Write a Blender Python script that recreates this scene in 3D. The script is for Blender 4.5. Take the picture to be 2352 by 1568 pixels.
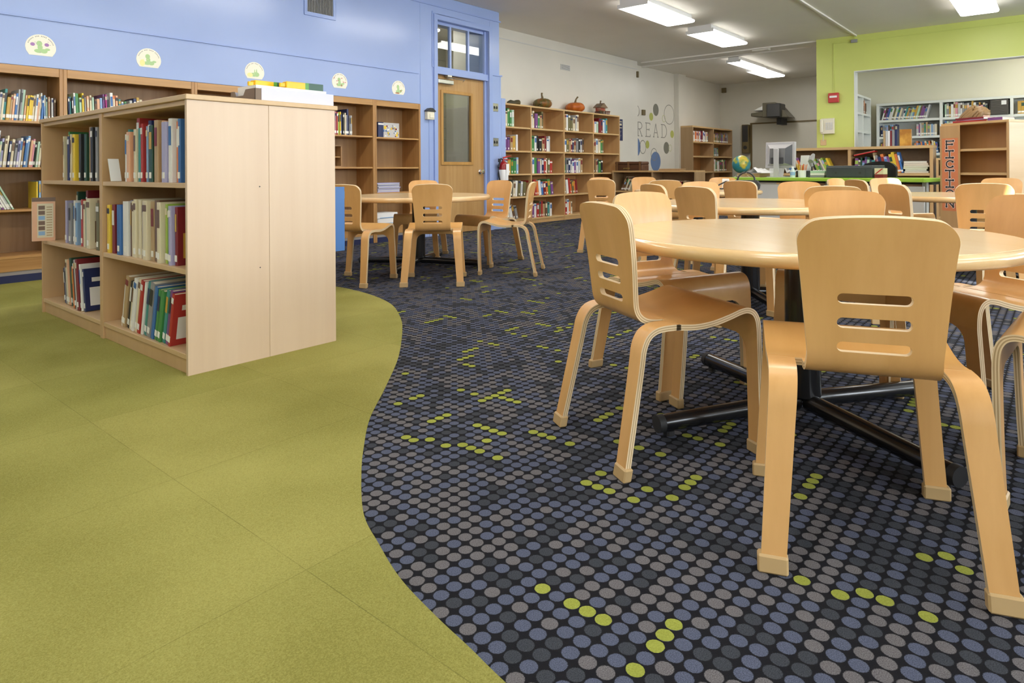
import bpy, bmesh, math, random
from mathutils import Vector, Matrix
R = math.radians
random.seed(7)
SC = bpy.context.scene
for o in list(bpy.data.objects):
    bpy.data.objects.remove(o, do_unlink=True)
COLL = SC.collection

# ------------------------------------------------------------------ camera
F, CX, CY = 1506.0, 1176.0, 389.7
yaw, roll = R(39.985), R(.349)
fw = Vector((math.cos(yaw), math.sin(yaw), 0)); rt = Vector((math.sin(yaw), -math.cos(yaw), 0)); dn = Vector((0, 0, -1))
r_ = rt*math.cos(roll) + dn*math.sin(roll); d_ = dn*math.cos(roll) - rt*math.sin(roll)
cd = bpy.data.cameras.new('camera'); cam = bpy.data.objects.new('camera', cd); COLL.objects.link(cam)
cam.matrix_world = Matrix(((r_.x, -d_.x, -fw.x, 0), (r_.y, -d_.y, -fw.y, 0), (r_.z, -d_.z, -fw.z, .86), (0, 0, 0, 1)))
cd.sensor_width = 36; cd.lens = F/2352*36; cd.shift_x = 0; cd.shift_y = -(784-CY)/2352; cd.clip_end = 100; cd.clip_start = .02
SC.camera = cam

# ------------------------------------------------------------------ exposure, sky, sun
vs = SC.view_settings
vs.view_transform = 'Standard'; vs.look = 'None'; vs.gamma = 1; vs.use_curve_mapping = False
vs.exposure = 0.25
SC.cycles.max_bounces = 8; SC.cycles.diffuse_bounces = 5; SC.cycles.glossy_bounces = 4; SC.cycles.transmission_bounces = 6
SC.cycles.transparent_max_bounces = 12
SC.cycles.sample_clamp_indirect = 6
SC.cycles.caustics_reflective = False; SC.cycles.caustics_refractive = False
w = bpy.data.worlds.new('world'); SC.world = w; w.use_nodes = True
bg = w.node_tree.nodes['Background']; bg.inputs[0].default_value = (.62, .78, 1, 1); bg.inputs[1].default_value = 1.6

def lamp(kind, name, loc, rot, energy, color=(1, 1, 1), **kw):
    l = bpy.data.lights.new(name, kind); l.energy = energy; l.color = color
    for k, v in kw.items(): setattr(l, k, v)
    o = bpy.data.objects.new(name, l); o.location = loc; o.rotation_euler = rot; COLL.objects.link(o)
    return o
# daylight coming in through the windows of the wall behind the tables
WIN = [(-2.2, -.4), (0.3, 2.25), (2.7, 4.5), (5.0, 6.8), (7.4, 9.2), (9.8, 11.4)]
for a, b in WIN:
    lamp('AREA', 'window_daylight', ((a+b)/2, -4.59, 1.95), (R(100), 0, 0), 105, (.84, .92, 1), shape='RECTANGLE', size=b-a-.1, size_y=1.5)
SUN_DIR = Vector((.6, .8, -.26)).normalized()
sun = lamp("SUN", "sun", (3, -8, 6), (0, 0, 0), 46.0, (1, .96, .9), angle=R(.5))
sun.rotation_euler = (-SUN_DIR).to_track_quat('Z', 'Y').to_euler()
LAMP_E = 11.0

# ------------------------------------------------------------------ node helpers, materials
def mat(name, col=(.5, .5, .5), rough=.5, spec=.5, metal=0, emit=None, estr=0, coat=0):
    m = bpy.data.materials.new(name); m.use_nodes = True
    b = m.node_tree.nodes['Principled BSDF']
    b.inputs['Base Color'].default_value = (*col, 1); b.inputs['Roughness'].default_value = rough
    b.inputs['Specular IOR Level'].default_value = spec; b.inputs['Metallic'].default_value = metal
    if coat: b.inputs['Coat Weight'].default_value = coat; b.inputs['Coat Roughness'].default_value = .08
    if emit: b.inputs['Emission Color'].default_value = (*emit, 1); b.inputs['Emission Strength'].default_value = estr
    return m
def N(m, t, **kw):
    n = m.node_tree.nodes.new(t)
    for k, v in kw.items(): setattr(n, k, v)
    return n
def L(m, a, b): m.node_tree.links.new(a, b)
def ramp(m, fac, stops, interp='LINEAR'):
    r = N(m, 'ShaderNodeValToRGB'); r.color_ramp.interpolation = interp
    e = r.color_ramp.elements
    while len(e) < len(stops): e.new(.5)
    for i, (p, c) in enumerate(stops): e[i].position = p; e[i].color = (*c, 1)
    L(m, fac, r.inputs[0]); return r.outputs[0]
def noise(m, vec, scale, detail=3, rough=.5, dim='3D'):
    n = N(m, 'ShaderNodeTexNoise', noise_dimensions=dim); n.inputs['Scale'].default_value = scale
    n.inputs['Detail'].default_value = detail; n.inputs['Roughness'].default_value = rough
    if vec: L(m, vec, n.inputs['Vector'])
    return n.outputs[0]
def mth(m, op, a, b=None, c=None):
    n = N(m, 'ShaderNodeMath', operation=op)
    for i, v in enumerate((a, b, c)):
        if v is None: continue
        if isinstance(v, (int, float)): n.inputs[i].default_value = v
        else: L(m, v, n.inputs[i])
    return n.outputs[0]
def mixc(m, fac, a, b, mode='MIX'):
    n = N(m, 'ShaderNodeMix', data_type='RGBA', blend_type=mode)
    for i, v in ((0, fac), (6, a), (7, b)):
        if isinstance(v, (int, float)): n.inputs[i].default_value = v
        elif isinstance(v, tuple): n.inputs[i].default_value = (*v, 1)
        else: L(m, v, n.inputs[i])
    return n.outputs[2]
def bump(m, h, strength=.2, dist=.002):
    n = N(m, 'ShaderNodeBump'); n.inputs['Strength'].default_value = strength; n.inputs['Distance'].default_value = dist
    L(m, h, n.inputs['Height']); L(m, n.outputs[0], m.node_tree.nodes['Principled BSDF'].inputs['Normal'])
def wood(name, c1, c2, axis='z', rough=.4, fine=1.0, coat=0, spec=.5, contrast=1.0):
    """wood grain running along one axis of the object"""
    m = mat(name, c1, rough, spec, coat=coat)
    tc = N(m, 'ShaderNodeTexCoord'); mp = N(m, 'ShaderNodeMapping')
    s = {'x': (1.2, 26, 26), 'y': (26, 1.2, 26), 'z': (26, 26, 1.2)}[axis]
    oi = N(m, 'ShaderNodeObjectInfo')
    off = N(m, 'ShaderNodeVectorMath', operation='ADD'); L(m, tc.outputs['Object'], off.inputs[0])
    sc = N(m, 'ShaderNodeVectorMath', operation='SCALE'); sc.inputs['Scale'].default_value = 7
    cb = N(m, 'ShaderNodeCombineXYZ'); L(m, oi.outputs['Random'], cb.inputs[0]); L(m, oi.outputs['Random'], cb.inputs[1])
    L(m, cb.outputs[0], sc.inputs[0]); L(m, sc.outputs[0], off.inputs[1])
    mp.inputs['Scale'].default_value = [v*fine for v in s]; L(m, off.outputs[0], mp.inputs['Vector'])
    a = noise(m, mp.outputs[0], 1.0, 5, .6)
    mp2 = N(m, 'ShaderNodeMapping'); mp2.inputs['Scale'].default_value = [v*.22*fine for v in s]; L(m, off.outputs[0], mp2.inputs['Vector'])
    b = noise(m, mp2.outputs[0], 1.0, 2, .5)
    f = mth(m, 'ADD', mth(m, 'MULTIPLY', a, .55), mth(m, 'MULTIPLY', b, .45))
    k = .16/contrast
    L(m, ramp(m, f, ((.5-k, c2), (.5+k, c1))), m.node_tree.nodes['Principled BSDF'].inputs['Base Color'])
    return m
def paint(name, col, rough=.5, var=.04, spec=.5):
    m = mat(name, col, rough, spec)
    tc = N(m, 'ShaderNodeTexCoord')
    n = noise(m, tc.outputs['Object'], 1.1, 3)
    d = tuple(max(0, c*(1-var)) for c in col); u = tuple(c*(1+var) for c in col)
    L(m, ramp(m, n, ((.35, d), (.65, u))), m.node_tree.nodes['Principled BSDF'].inputs['Base Color'])
    bump(m, noise(m, tc.outputs['Object'], 160, 2), .05, .001)
    return m

MT = {}
MT['chair'] = wood('chair_birch', (.74, .425, .165), (.60, .32, .105), 'z', .34, .5, coat=.15)
MT['chair_seat'] = wood('chair_birch_seat', (.74, .44, .165), (.64, .35, .11), 'x', .30, .5, coat=.2)
MT['ply'] = mat('ply_edge', (.80, .64, .41), .5)
MT['ply_dark'] = mat('ply_edge_dark', (.50, .35, .18), .55)
MT['cap'] = mat('foot_cap_tan', (.50, .34, .16), .45)
MT['table'] = wood('table_laminate', (.79, .60, .36), (.74, .53, .29), 'x', .16, .6, spec=.6)
MT['band'] = wood('table_edge_wood', (.80, .58, .31), (.70, .46, .21), 'x', .22, .5, coat=.3)
MT['black'] = mat('black_enamel', (.012, .012, .013), .22, .6)
MT['rubber'] = mat('black_rubber', (.02, .02, .022), .6)
MT['maple'] = wood('maple_laminate', (.70, .55, .40), (.62, .46, .32), 'z', .36, .6, contrast=.7)
MT['maple_x'] = wood('maple_laminate_flat', (.66, .47, .27), (.57, .385, .20), 'y', .38, .5)
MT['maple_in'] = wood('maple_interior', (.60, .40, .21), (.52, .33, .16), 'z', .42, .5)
MT['maple_edge'] = mat('maple_edge', (.66, .46, .25), .4)
MT['oak'] = wood('oak_face', (.52, .29, .11), (.34, .165, .05), 'z', .36, 1.2)
MT['oak_x'] = wood('oak_rail', (.55, .31, .115), (.36, .18, .055), 'x', .36, 1.2)
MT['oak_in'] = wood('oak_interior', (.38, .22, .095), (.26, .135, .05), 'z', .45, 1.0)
MT['door'] = wood('door_oak', (.52, .32, .13), (.38, .20, .065), 'z', .34, .8)
MT['doorstop'] = wood('door_bead', (.52, .29, .09), (.42, .22, .06), 'z', .3, .8)
MT['shelf2'] = wood('beech_bookcase', (.60, .38, .175), (.52, .31, .13), 'z', .4, .5)
MT['shelf2_x'] = wood('beech_board', (.66, .45, .22), (.58, .37, .16), 'x', .4, .5)
MT['shelf2_in'] = wood('beech_interior', (.50, .28, .115), (.44, .235, .09), 'z', .42, .5)
MT['walnutish'] = wood('dull_oak', (.42, .28, .15), (.34, .21, .10), 'z', .45, .6)
MT['walnutish_in'] = wood('dull_oak_inside', (.30, .19, .10), (.24, .14, .07), 'y', .5, .6)
MT['blue'] = paint('blue_wall_paint', (.33, .43, .72), .22, .03)
MT['blue_trim'] = mat('blue_trim_paint', (.31, .41, .72), .25)
MT['white'] = paint('white_wall_paint', (.70, .67, .60), .35, .03)
MT['back'] = paint('cool_wall_paint', (.62, .60, .53), .4, .03)
MT['green'] = paint('lime_wall_paint', (.60, .66, .17), .4, .03)
MT['ceil'] = paint('ceiling_paint', (.80, .77, .71), .7, .02)
MT['whitewood'] = mat('white_shelf_paint', (.78, .80, .76), .4)
MT['creamroom'] = paint('cream_wall_paint', (.80, .77, .64), .5, .02)
MT['navy'] = mat('navy_rubber_base', (.012, .018, .075), .5)
MT['greystrip'] = mat('grey_strip', (.30, .27, .26), .5)
MT['metal'] = mat('brushed_metal', (.62, .62, .60), .28, .5, 1)
MT['chrome'] = mat('chrome', (.8, .8, .82), .1, .5, 1)
MT['ivory'] = mat('ivory_plastic', (.72, .68, .55), .4)
MT['cream'] = mat('cream_plastic', (.78, .74, .60), .45)
MT['dark'] = mat('dark_plastic', (.035, .035, .035), .4)
MT['grey'] = mat('grey_plastic', (.30, .30, .30), .45)
MT['lgrey'] = mat('light_grey_plastic', (.62, .62, .60), .4)
MT['paper'] = mat('paper', (.82, .82, .82), .7)
MT['pages'] = mat('page_edges', (.74, .68, .54), .8)
MT['sticker'] = mat('sticker_white', (.86, .85, .80), .5)
MT['red'] = mat('signal_red', (.50, .018, .015), .3)
MT['ired'] = mat('extinguisher_red', (.28, .008, .012), .2, .6)
MT['lens'] = mat('lamp_diffuser', (.9, .9, .9), .5, emit=(1, .965, .90), estr=LAMP_E)
MT['housing'] = mat('lamp_housing', (.72, .72, .72), .5)
m = MT['glass'] = bpy.data.materials.new('clear_glass'); m.use_nodes = True
nt = m.node_tree; nt.nodes.clear()
out = nt.nodes.new('ShaderNodeOutputMaterial'); tr = nt.nodes.new('ShaderNodeBsdfTransparent'); gl = nt.nodes.new('ShaderNodeBsdfGlossy')
gl.inputs['Roughness'].default_value = .02; tr.inputs[0].default_value = (.93, .95, .92, 1)
mx = nt.nodes.new('ShaderNodeMixShader'); fr = nt.nodes.new('ShaderNodeLayerWeight')
pw_ = nt.nodes.new('ShaderNodeMath'); pw_.operation = 'POWER'; pw_.inputs[1].default_value = 4
mu = nt.nodes.new('ShaderNodeMath'); mu.operation = 'MULTIPLY_ADD'; mu.inputs[1].default_value = .8; mu.inputs[2].default_value = .05
nt.links.new(fr.outputs['Facing'], pw_.inputs[0]); nt.links.new(pw_.outputs[0], mu.inputs[0]); nt.links.new(mu.outputs[0], mx.inputs[0])
nt.links.new(tr.outputs[0], mx.inputs[1]); nt.links.new(gl.outputs[0], mx.inputs[2]); nt.links.new(mx.outputs[0], out.inputs[0])

# dotted carpet: a square lattice of round tufts on a near-black ground
PITCH = .0365; OX, OY = 1.0675, .8205
DOT_TYPES = ((0, (.135, .128, .138)), (.45, (.085, .098, .15)), (.74, (.045, .05, .062)))
def carpet_dots():
    m = mat('dotted_carpet', (.1, .1, .1), .95, .1)
    g = N(m, 'ShaderNodeNewGeometry'); v = N(m, 'ShaderNodeVectorMath', operation='SUBTRACT'); L(m, g.outputs['Position'], v.inputs[0])
    v.inputs[1].default_value = (OX-PITCH/2, OY-PITCH/2, 0)
    s = N(m, 'ShaderNodeVectorMath', operation='SCALE'); s.inputs['Scale'].default_value = 1/PITCH; L(m, v.outputs[0], s.inputs[0])
    fl = N(m, 'ShaderNodeVectorMath', operation='FLOOR'); L(m, s.outputs[0], fl.inputs[0])
    fr = N(m, 'ShaderNodeVectorMath', operation='SUBTRACT'); L(m, s.outputs[0], fr.inputs[0]); L(m, fl.outputs[0], fr.inputs[1])
    sep = N(m, 'ShaderNodeSeparateXYZ'); L(m, fr.outputs[0], sep.inputs[0])
    wob = noise(m, g.outputs['Position'], 420, 2)
    dx = mth(m, 'SUBTRACT', sep.outputs[0], .5); dy = mth(m, 'SUBTRACT', sep.outputs[1], .5)
    rr = mth(m, 'SQRT', mth(m, 'ADD', mth(m, 'MULTIPLY', dx, dx), mth(m, 'MULTIPLY', dy, dy)))
    rr = mth(m, 'ADD', rr, mth(m, 'MULTIPLY', mth(m, 'SUBTRACT', wob, .5), .09))
    edge = mth(m, 'SMOOTH_MIN', mth(m, 'MAXIMUM', mth(m, 'MULTIPLY', mth(m, 'SUBTRACT', .465, rr), 22), 0), 1, .1)
    wn = N(m, 'ShaderNodeTexWhiteNoise', noise_dimensions='2D'); L(m, fl.outputs[0], wn.inputs['Vector'])
    cl = noise(m, fl.outputs[0], .23, 1, dim='2D')
    t = mth(m, 'ADD', mth(m, 'MULTIPLY', wn.outputs['Value'], .62), mth(m, 'MULTIPLY', mth(m, 'SUBTRACT', cl, .25), 1.0))
    col = ramp(m, t, DOT_TYPES, 'CONSTANT')
    # short runs of lime dots, away from the ones set by hand near the camera
    sf = N(m, 'ShaderNodeSeparateXYZ'); L(m, fl.outputs[0], sf.inputs[0])
    hits = []
    for a, b, thr, sd in ((0, 1, .026, 3.7), (1, 0, .026, 9.1)):
        run = mth(m, 'FLOOR', mth(m, 'DIVIDE', sf.outputs[a], 4.0))
        cb = N(m, 'ShaderNodeCombineXYZ'); L(m, run, cb.inputs[0]); L(m, mth(m, 'ADD', sf.outputs[b], sd), cb.inputs[1])
        w2 = N(m, 'ShaderNodeTexWhiteNoise', noise_dimensions='2D'); L(m, cb.outputs[0], w2.inputs['Vector'])
        hits.append(mth(m, 'LESS_THAN', w2.outputs['Value'], thr))
    hit = mth(m, 'MAXIMUM', *hits)
    wn2 = N(m, 'ShaderNodeTexWhiteNoise', noise_dimensions='3D'); L(m, fl.outputs[0], wn2.inputs['Vector'])
    hit = mth(m, 'MULTIPLY', hit, mth(m, 'LESS_THAN', wn2.outputs['Value'], .62))
    dd = N(m, 'ShaderNodeVectorMath', operation='DOT_PRODUCT'); L(m, fl.outputs[0], dd.inputs[0]); dd.inputs[1].default_value = (.766*PITCH, .643*PITCH, 0)
    far = mth(m, 'GREATER_THAN', dd.outputs['Value'], 2.0-(OX*.766+OY*.643))
    col = mixc(m, mth(m, 'MULTIPLY', hit, far), col, (.30, .33, .06))
    fib = noise(m, g.outputs['Position'], 480, 2, .8)
    col = mixc(m, 1.0, col, ramp(m, fib, ((.3, (.45, .45, .45)), (.7, (1.5, 1.5, 1.5)))), 'MULTIPLY')
    col = mixc(m, edge, (.011, .011, .014), col)
    L(m, col, m.node_tree.nodes['Principled BSDF'].inputs['Base Color'])
    bump(m, fib, .5, .004)
    return m
def carpet_plain(name, c1, c2, tile=None):
    m = mat(name, c1, .95, .1)
    g = N(m, 'ShaderNodeNewGeometry')
    a = noise(m, g.outputs['Position'], 300, 4, .8); b = noise(m, g.outputs['Position'], 1.7, 2)
    f = mth(m, 'ADD', mth(m, 'MULTIPLY', a, .62), mth(m, 'MULTIPLY', b, .38))
    col = ramp(m, f, ((.38, c2), (.60, c1)))
    if tile:
        # hairline joints between the carpet tiles and a slight shift from tile to tile
        s = N(m, 'ShaderNodeVectorMath', operation='MULTIPLY_ADD'); L(m, g.outputs['Position'], s.inputs[0])
        s.inputs[1].default_value = (1/tile[0],)*3; s.inputs[2].default_value = (-tile[1]/tile[0], -tile[2]/tile[0], 0)
        fl = N(m, 'ShaderNodeVectorMath', operation='FLOOR'); L(m, s.outputs[0], fl.inputs[0])
        fr = N(m, 'ShaderNodeVectorMath', operation='SUBTRACT'); L(m, s.outputs[0], fr.inputs[0]); L(m, fl.outputs[0], fr.inputs[1])
        sp = N(m, 'ShaderNodeSeparateXYZ'); L(m, fr.outputs[0], sp.inputs[0])
        e = mth(m, 'MINIMUM', mth(m, 'MINIMUM', sp.outputs[0], mth(m, 'SUBTRACT', 1, sp.outputs[0])), mth(m, 'MINIMUM', sp.outputs[1], mth(m, 'SUBTRACT', 1, sp.outputs[1])))
        ln = mth(m, 'LESS_THAN', e, .0016)
        ln = mth(m, 'MULTIPLY', ln, mth(m, 'MULTIPLY', noise(m, g.outputs['Position'], 4, 1), .55))
        wn = N(m, 'ShaderNodeTexWhiteNoise', noise_dimensions='2D'); L(m, fl.outputs[0], wn.inputs['Vector'])
        k = ramp(m, wn.outputs['Value'], ((0, (.93, .95, .90)), (1, (1.06, 1.05, 1.06))))
        col = mixc(m, 1.0, col, k, 'MULTIPLY')
        col = mixc(m, ln, col, (.05, .05, .01))
    L(m, col, m.node_tree.nodes['Principled BSDF'].inputs['Base Color'])
    bump(m, a, .6, .005)
    return m
MT['dots'] = carpet_dots()
MT['lime'] = carpet_plain('lime_dot_tufts', (.36, .39, .08), (.24, .27, .045))
MT['moss'] = carpet_plain('green_carpet', (.385, .36, .11), (.225, .21, .05), (.655, .793, 1.905))

# ------------------------------------------------------------------ mesh helpers
class MB:
    def __init__(s): s.v = []; s.f = []; s.m = []
    def poly(s, pts, mi=0):
        b = len(s.v); s.v += [tuple(p) for p in pts]; s.f.append(tuple(range(b, b+len(pts)))); s.m.append(mi); return s
    def box(s, x0, x1, y0, y1, z0, z1, mi=0):
        b = len(s.v)
        s.v += [(x0, y0, z0), (x1, y0, z0), (x1, y1, z0), (x0, y1, z0), (x0, y0, z1), (x1, y0, z1), (x1, y1, z1), (x0, y1, z1)]
        for q in ((3, 2, 1, 0), (4, 5, 6, 7), (0, 1, 5, 4), (1, 2, 6, 5), (2, 3, 7, 6), (3, 0, 4, 7)):
            s.f.append(tuple(b+i for i in q)); s.m.append(mi)
        return s
    def prism(s, pts, a0, a1, axis='y', mi=0, cap=None):
        """2-D outline pushed along an axis: outline coordinates are the other two axes in order"""
        def P(p, a):
            return {'x': (a, p[0], p[1]), 'y': (p[0], a, p[1]), 'z': (p[0], p[1], a)}[axis]
        n = len(pts); b = len(s.v); s.v += [P(p, a0) for p in pts] + [P(p, a1) for p in pts]
        for i in range(n):
            j = (i+1) % n; s.f.append((b+i, b+j, b+n+j, b+n+i)); s.m.append(mi)
        c = mi if cap is None else cap
        s.f.append(tuple(b+i for i in range(n))[::-1]); s.m.append(c)
        s.f.append(tuple(b+n+i for i in range(n))); s.m.append(c)
        return s
    def tube(s, path, r, n=10, mi=0, cap=True):
        path = [Vector(p) for p in path]; b = len(s.v); k = len(path)
        rs = r if isinstance(r, (list, tuple)) else [r]*k
        ref = None
        for i, p in enumerate(path):
            t = (path[min(i+1, k-1)] - path[max(i-1, 0)]).normalized()
            if ref is None: ref = Vector((0, 0, 1)) if abs(t.z) < .9 else Vector((1, 0, 0))
            a = t.cross(ref).normalized(); c = t.cross(a); ref = -c if False else ref
            for q in range(n):
                an = 2*math.pi*q/n; s.v.append(tuple(p + (a*math.cos(an)+c*math.sin(an))*rs[i]))
        for i in range(k-1):
            for q in range(n):
                e = (q+1) % n; s.f.append((b+i*n+q, b+i*n+e, b+(i+1)*n+e, b+(i+1)*n+q)); s.m.append(mi)
        if cap:
            s.f.append(tuple(b+q for q in range(n))[::-1]); s.m.append(mi)
            s.f.append(tuple(b+(k-1)*n+q for q in range(n))); s.m.append(mi)
        return s
    def lathe(s, prof, n=32, mi=0, c=(0, 0), mfn=None, close=False):
        """(radius, z) profile spun about z; radius 0 makes a pole"""
        b = len(s.v); idx = []
        for r, z in prof:
            if r < 1e-6: idx.append([len(s.v)]*n); s.v.append((c[0], c[1], z))
            else:
                idx.append(list(range(len(s.v), len(s.v)+n)))
                s.v += [(c[0]+r*math.cos(2*math.pi*q/n), c[1]+r*math.sin(2*math.pi*q/n), z) for q in range(n)]
        for i in range(len(prof)-1):
            for q in range(n):
                e = (q+1) % n
                f = [idx[i][q], idx[i][e], idx[i+1][e], idx[i+1][q]]
                g = []
                for a in f:
                    if a not in g: g.append(a)
                if len(g) > 2: s.f.append(tuple(g)); s.m.append(mi if mfn is None else mfn(i))
        return s
    def build(s, name, mats, parent=None, loc=None, bevel=0, smooth=None, seg=1, rotz=None):
        me = bpy.data.meshes.new(name); me.from_pydata(s.v, [], s.f)
        for mm in (mats if isinstance(mats, (list, tuple)) else [mats]): me.materials.append(MT[mm] if isinstance(mm, str) else mm)
        me.polygons.foreach_set('material_index', s.m)
        bm = bmesh.new(); bm.from_mesh(me)
        bmesh.ops.remove_doubles(bm, verts=bm.verts, dist=1e-6)
        bmesh.ops.recalc_face_normals(bm, faces=bm.faces)
        if bevel:
            es = [e for e in bm.edges if len(e.link_faces) == 2 and e.calc_face_angle(0) > .6]
            bmesh.ops.bevel(bm, geom=es, offset=bevel, segments=seg, affect='EDGES', profile=.5, clamp_overlap=True)
        bm.to_mesh(me); bm.free()
        if smooth is not None:
            me.polygons.foreach_set('use_smooth', [True]*len(me.polygons)); me.set_sharp_from_angle(angle=R(smooth))
        o = bpy.data.objects.new(name, me); COLL.objects.link(o)
        if parent: o.parent = parent
        if loc: o.location = loc
        if rotz is not None: o.rotation_euler[2] = rotz
        return o
def tag(o, label=None, cat=None, group=None, kind=None):
    if label: o['label'] = label
    if cat: o['category'] = cat
    if group: o['group'] = group
    if kind: o['kind'] = kind
    return o
def thing(name, label, cat, loc=(0, 0, 0), rz=0, group=None):
    o = bpy.data.objects.new(name, None); COLL.objects.link(o); o.empty_display_size = .05
    o.location = loc; o.rotation_euler[2] = rz
    return tag(o, label, cat, group)
def copy_tree(o, parent=None):
    c = o.copy(); COLL.objects.link(c); c.parent = parent
    for ch in list(o.children): copy_tree(ch, c)
    return c
def BX(name, mats, parent, *b, bevel=0): return MB().box(*b).build(name, mats, parent, bevel=bevel)
def struct(o, label=None): return tag(o, label, None, None, 'structure')

# ================================================================== THE ROOM
CEIL = 3.148
# floor: dotted carpet with a green carpet inlay along a wavy seam
SEAM = [(.60, -1.4), (.66, -.6), (.72, 0), (.78, .42), (.8314, .7194), (.8508, .8183), (.8706, .9298), (.9031, 1.0703), (.9557, 1.2084), (1.0166, 1.345), (1.1441, 1.5226), (1.2563, 1.6601),
        (1.4258, 1.8465), (1.6647, 2.0581), (1.975, 2.3465), (2.3101, 2.7112), (2.5086, 2.959), (2.718, 3.2901), (2.8324, 3.6122), (2.8788, 3.8941), (2.88, 4.16), (2.76, 4.6), (2.45, 5.2), (2.15, 5.8), (2.02, 6.3)]
def catmull(P, n=8):
    o = []
    for i in range(len(P)-1):
        a, b, c, d = [Vector((*P[max(0, min(len(P)-1, k))], 0)) for k in (i-1, i, i+1, i+2)]
        for q in range(n):
            t = q/n
            o.append(.5*((2*b)+(c-a)*t+(2*a-5*b+4*c-d)*t*t+(3*b-a-3*c+d)*t**3))
    o.append(Vector((*P[-1], 0))); return o
seam = catmull(SEAM)
fl = MB()
fl.poly([(-3, -4.6, 0), (17.5, -4.6, 0), (17.5, 8.4, 0), (-3, 8.4, 0)], 0)
for a, b in zip(seam[:-1], seam[1:]):
    fl.poly([(-3, a.y, .002), (a.x, a.y, .002), (b.x, b.y, .002), (-3, b.y, .002)], 1)
    fl.poly([(a.x, a.y, 0), (b.x, b.y, 0), (b.x, b.y, .002), (a.x, a.y, .002)], 1)
fl.poly([(-3, -4.6, .002), (.6, -4.6, .002), (.6, -1.4, .002), (-3, -1.4, .002)], 1)
LIME = [(1.066, 0.82), (1.067, 0.749), (1.069, 0.715), (1.069, 0.678), (1.144, 0.573), (1.107, 0.572), (1.071, 0.572), (0.998, 0.571), (1.577, 1.005), (1.506, 1.002), (1.506, 0.964), (1.504, 0.928), (1.505, 0.858), (1.579, 0.859), (1.581, 0.79), (1.655, 0.789), (1.693, 0.79), (1.729, 0.79),
        (1.405, 1.618), (1.409, 1.576), (1.419, 1.537), (1.421, 1.468), (1.457, 1.429), (1.458, 1.393), (1.456, 1.356), (1.459, 1.286), (1.678, 1.327), (1.683, 1.293), (1.68, 1.254), (1.682, 1.183), (1.798, 1.088), (1.801, 1.006), (1.8, 0.933), (1.904, 1.22), (1.944, 1.221), (1.977, 1.219), (2.041, 1.219),
        (1.852, 1.653), (1.895, 1.653), (1.926, 1.646), (1.784, 1.648), (1.637, 1.896), (1.668, 1.895), (1.705, 1.896), (1.562, 1.894), (1.441, 0.434), (1.442, 0.364), (1.481, 0.327), (1.485, 0.292), (1.481, 0.258), (1.486, 0.186), (1.702, 0.224), (1.707, 0.189), (1.705, 0.153), (1.952, 0.546), (1.916, 0.544), (1.884, 0.544), (1.811, 0.542)]
done = set()
for x, y in LIME:
    c = (round((x-OX)/PITCH), round((y-OY)/PITCH))
    if c in done: continue
    done.add(c); x, y = OX+c[0]*PITCH, OY+c[1]*PITCH
    fl.poly([(x+.0166*math.cos(k*math.pi/8)*random.uniform(.96, 1.04), y+.0166*math.sin(k*math.pi/8)*random.uniform(.96, 1.04), .0008) for k in range(16)], 2)
struct(fl.build('floor', ['dots', 'moss', 'lime']))
struct(MB().box(-3, 17.6, -4.7, 8.6, CEIL, CEIL+.12).build('ceiling', 'ceil'))
struct(MB().box(-3.15, -3, -4.7, 8.5, 0, CEIL).build('wall_back', 'white'))

# wall with the windows (behind the tables, out of the picture to the right)
wr = MB(); xs = [-3] + [v for p in WIN for v in p] + [17.6]
for i in range(0, len(xs), 2): wr.box(xs[i], xs[i+1], -4.75, -4.6, 0, CEIL)
for a, b in WIN: wr.box(a, b, -4.75, -4.6, 0, 1.1); wr.box(a, b, -4.75, -4.6, 2.8, CEIL)
struct(wr.build('wall_right', 'white'))
for i, (a, b) in enumerate(WIN):
    f = MB()
    f.box(a, a+.05, -4.72, -4.66, 1.1, 2.8); f.box(b-.05, b, -4.72, -4.66, 1.1, 2.8); f.box(a+.05, b-.05, -4.72, -4.66, 1.1, 1.15); f.box(a+.05, b-.05, -4.72, -4.66, 2.75, 2.8)
    f.box((a+b)/2-.02, (a+b)/2+.02, -4.72, -4.66, 1.15, 2.75)
    wo = struct(f.build('window_%d' % (i+1), 'lgrey'))
    MB().box(a+.05, b-.05, -4.70, -4.695, 1.15, 2.75).build('pane', 'glass', wo)
    sh = MB(); ya, yb = -4.652, -4.648
    if i == 1:   # unseen blinds added to mask the sun, gaps cut to throw sun patches
        sh.box(a, 1.385, ya, yb, 1.1, 2.8).box(1.435, 1.56, ya, yb, 1.1, 2.8).box(1.385, 1.435, ya, yb, 1.1, 1.88).box(1.385, 1.435, ya, yb, 2.46, 2.8)
        sh.box(1.56, 1.66, ya, yb, 1.1, 2.38).box(1.56, 1.66, ya, yb, 2.45, 2.8).box(1.66, 2.0, ya, yb, 1.1, 2.8).box(2.0, 2.12, ya, yb, 1.1, 1.58).box(2.0, 2.12, ya, yb, 1.70, 2.8).box(2.12, b, ya, yb, 1.1, 2.8)
    elif i == 2: sh.box(2.92, b, ya, yb, 1.1, 2.8).box(a, 2.92, ya, yb, 1.1, 2.46)
    else: sh.box(a, b, ya, yb, 1.1, 2.8)
    sh.build('sun_mask_shade', 'paper', wo)

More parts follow.
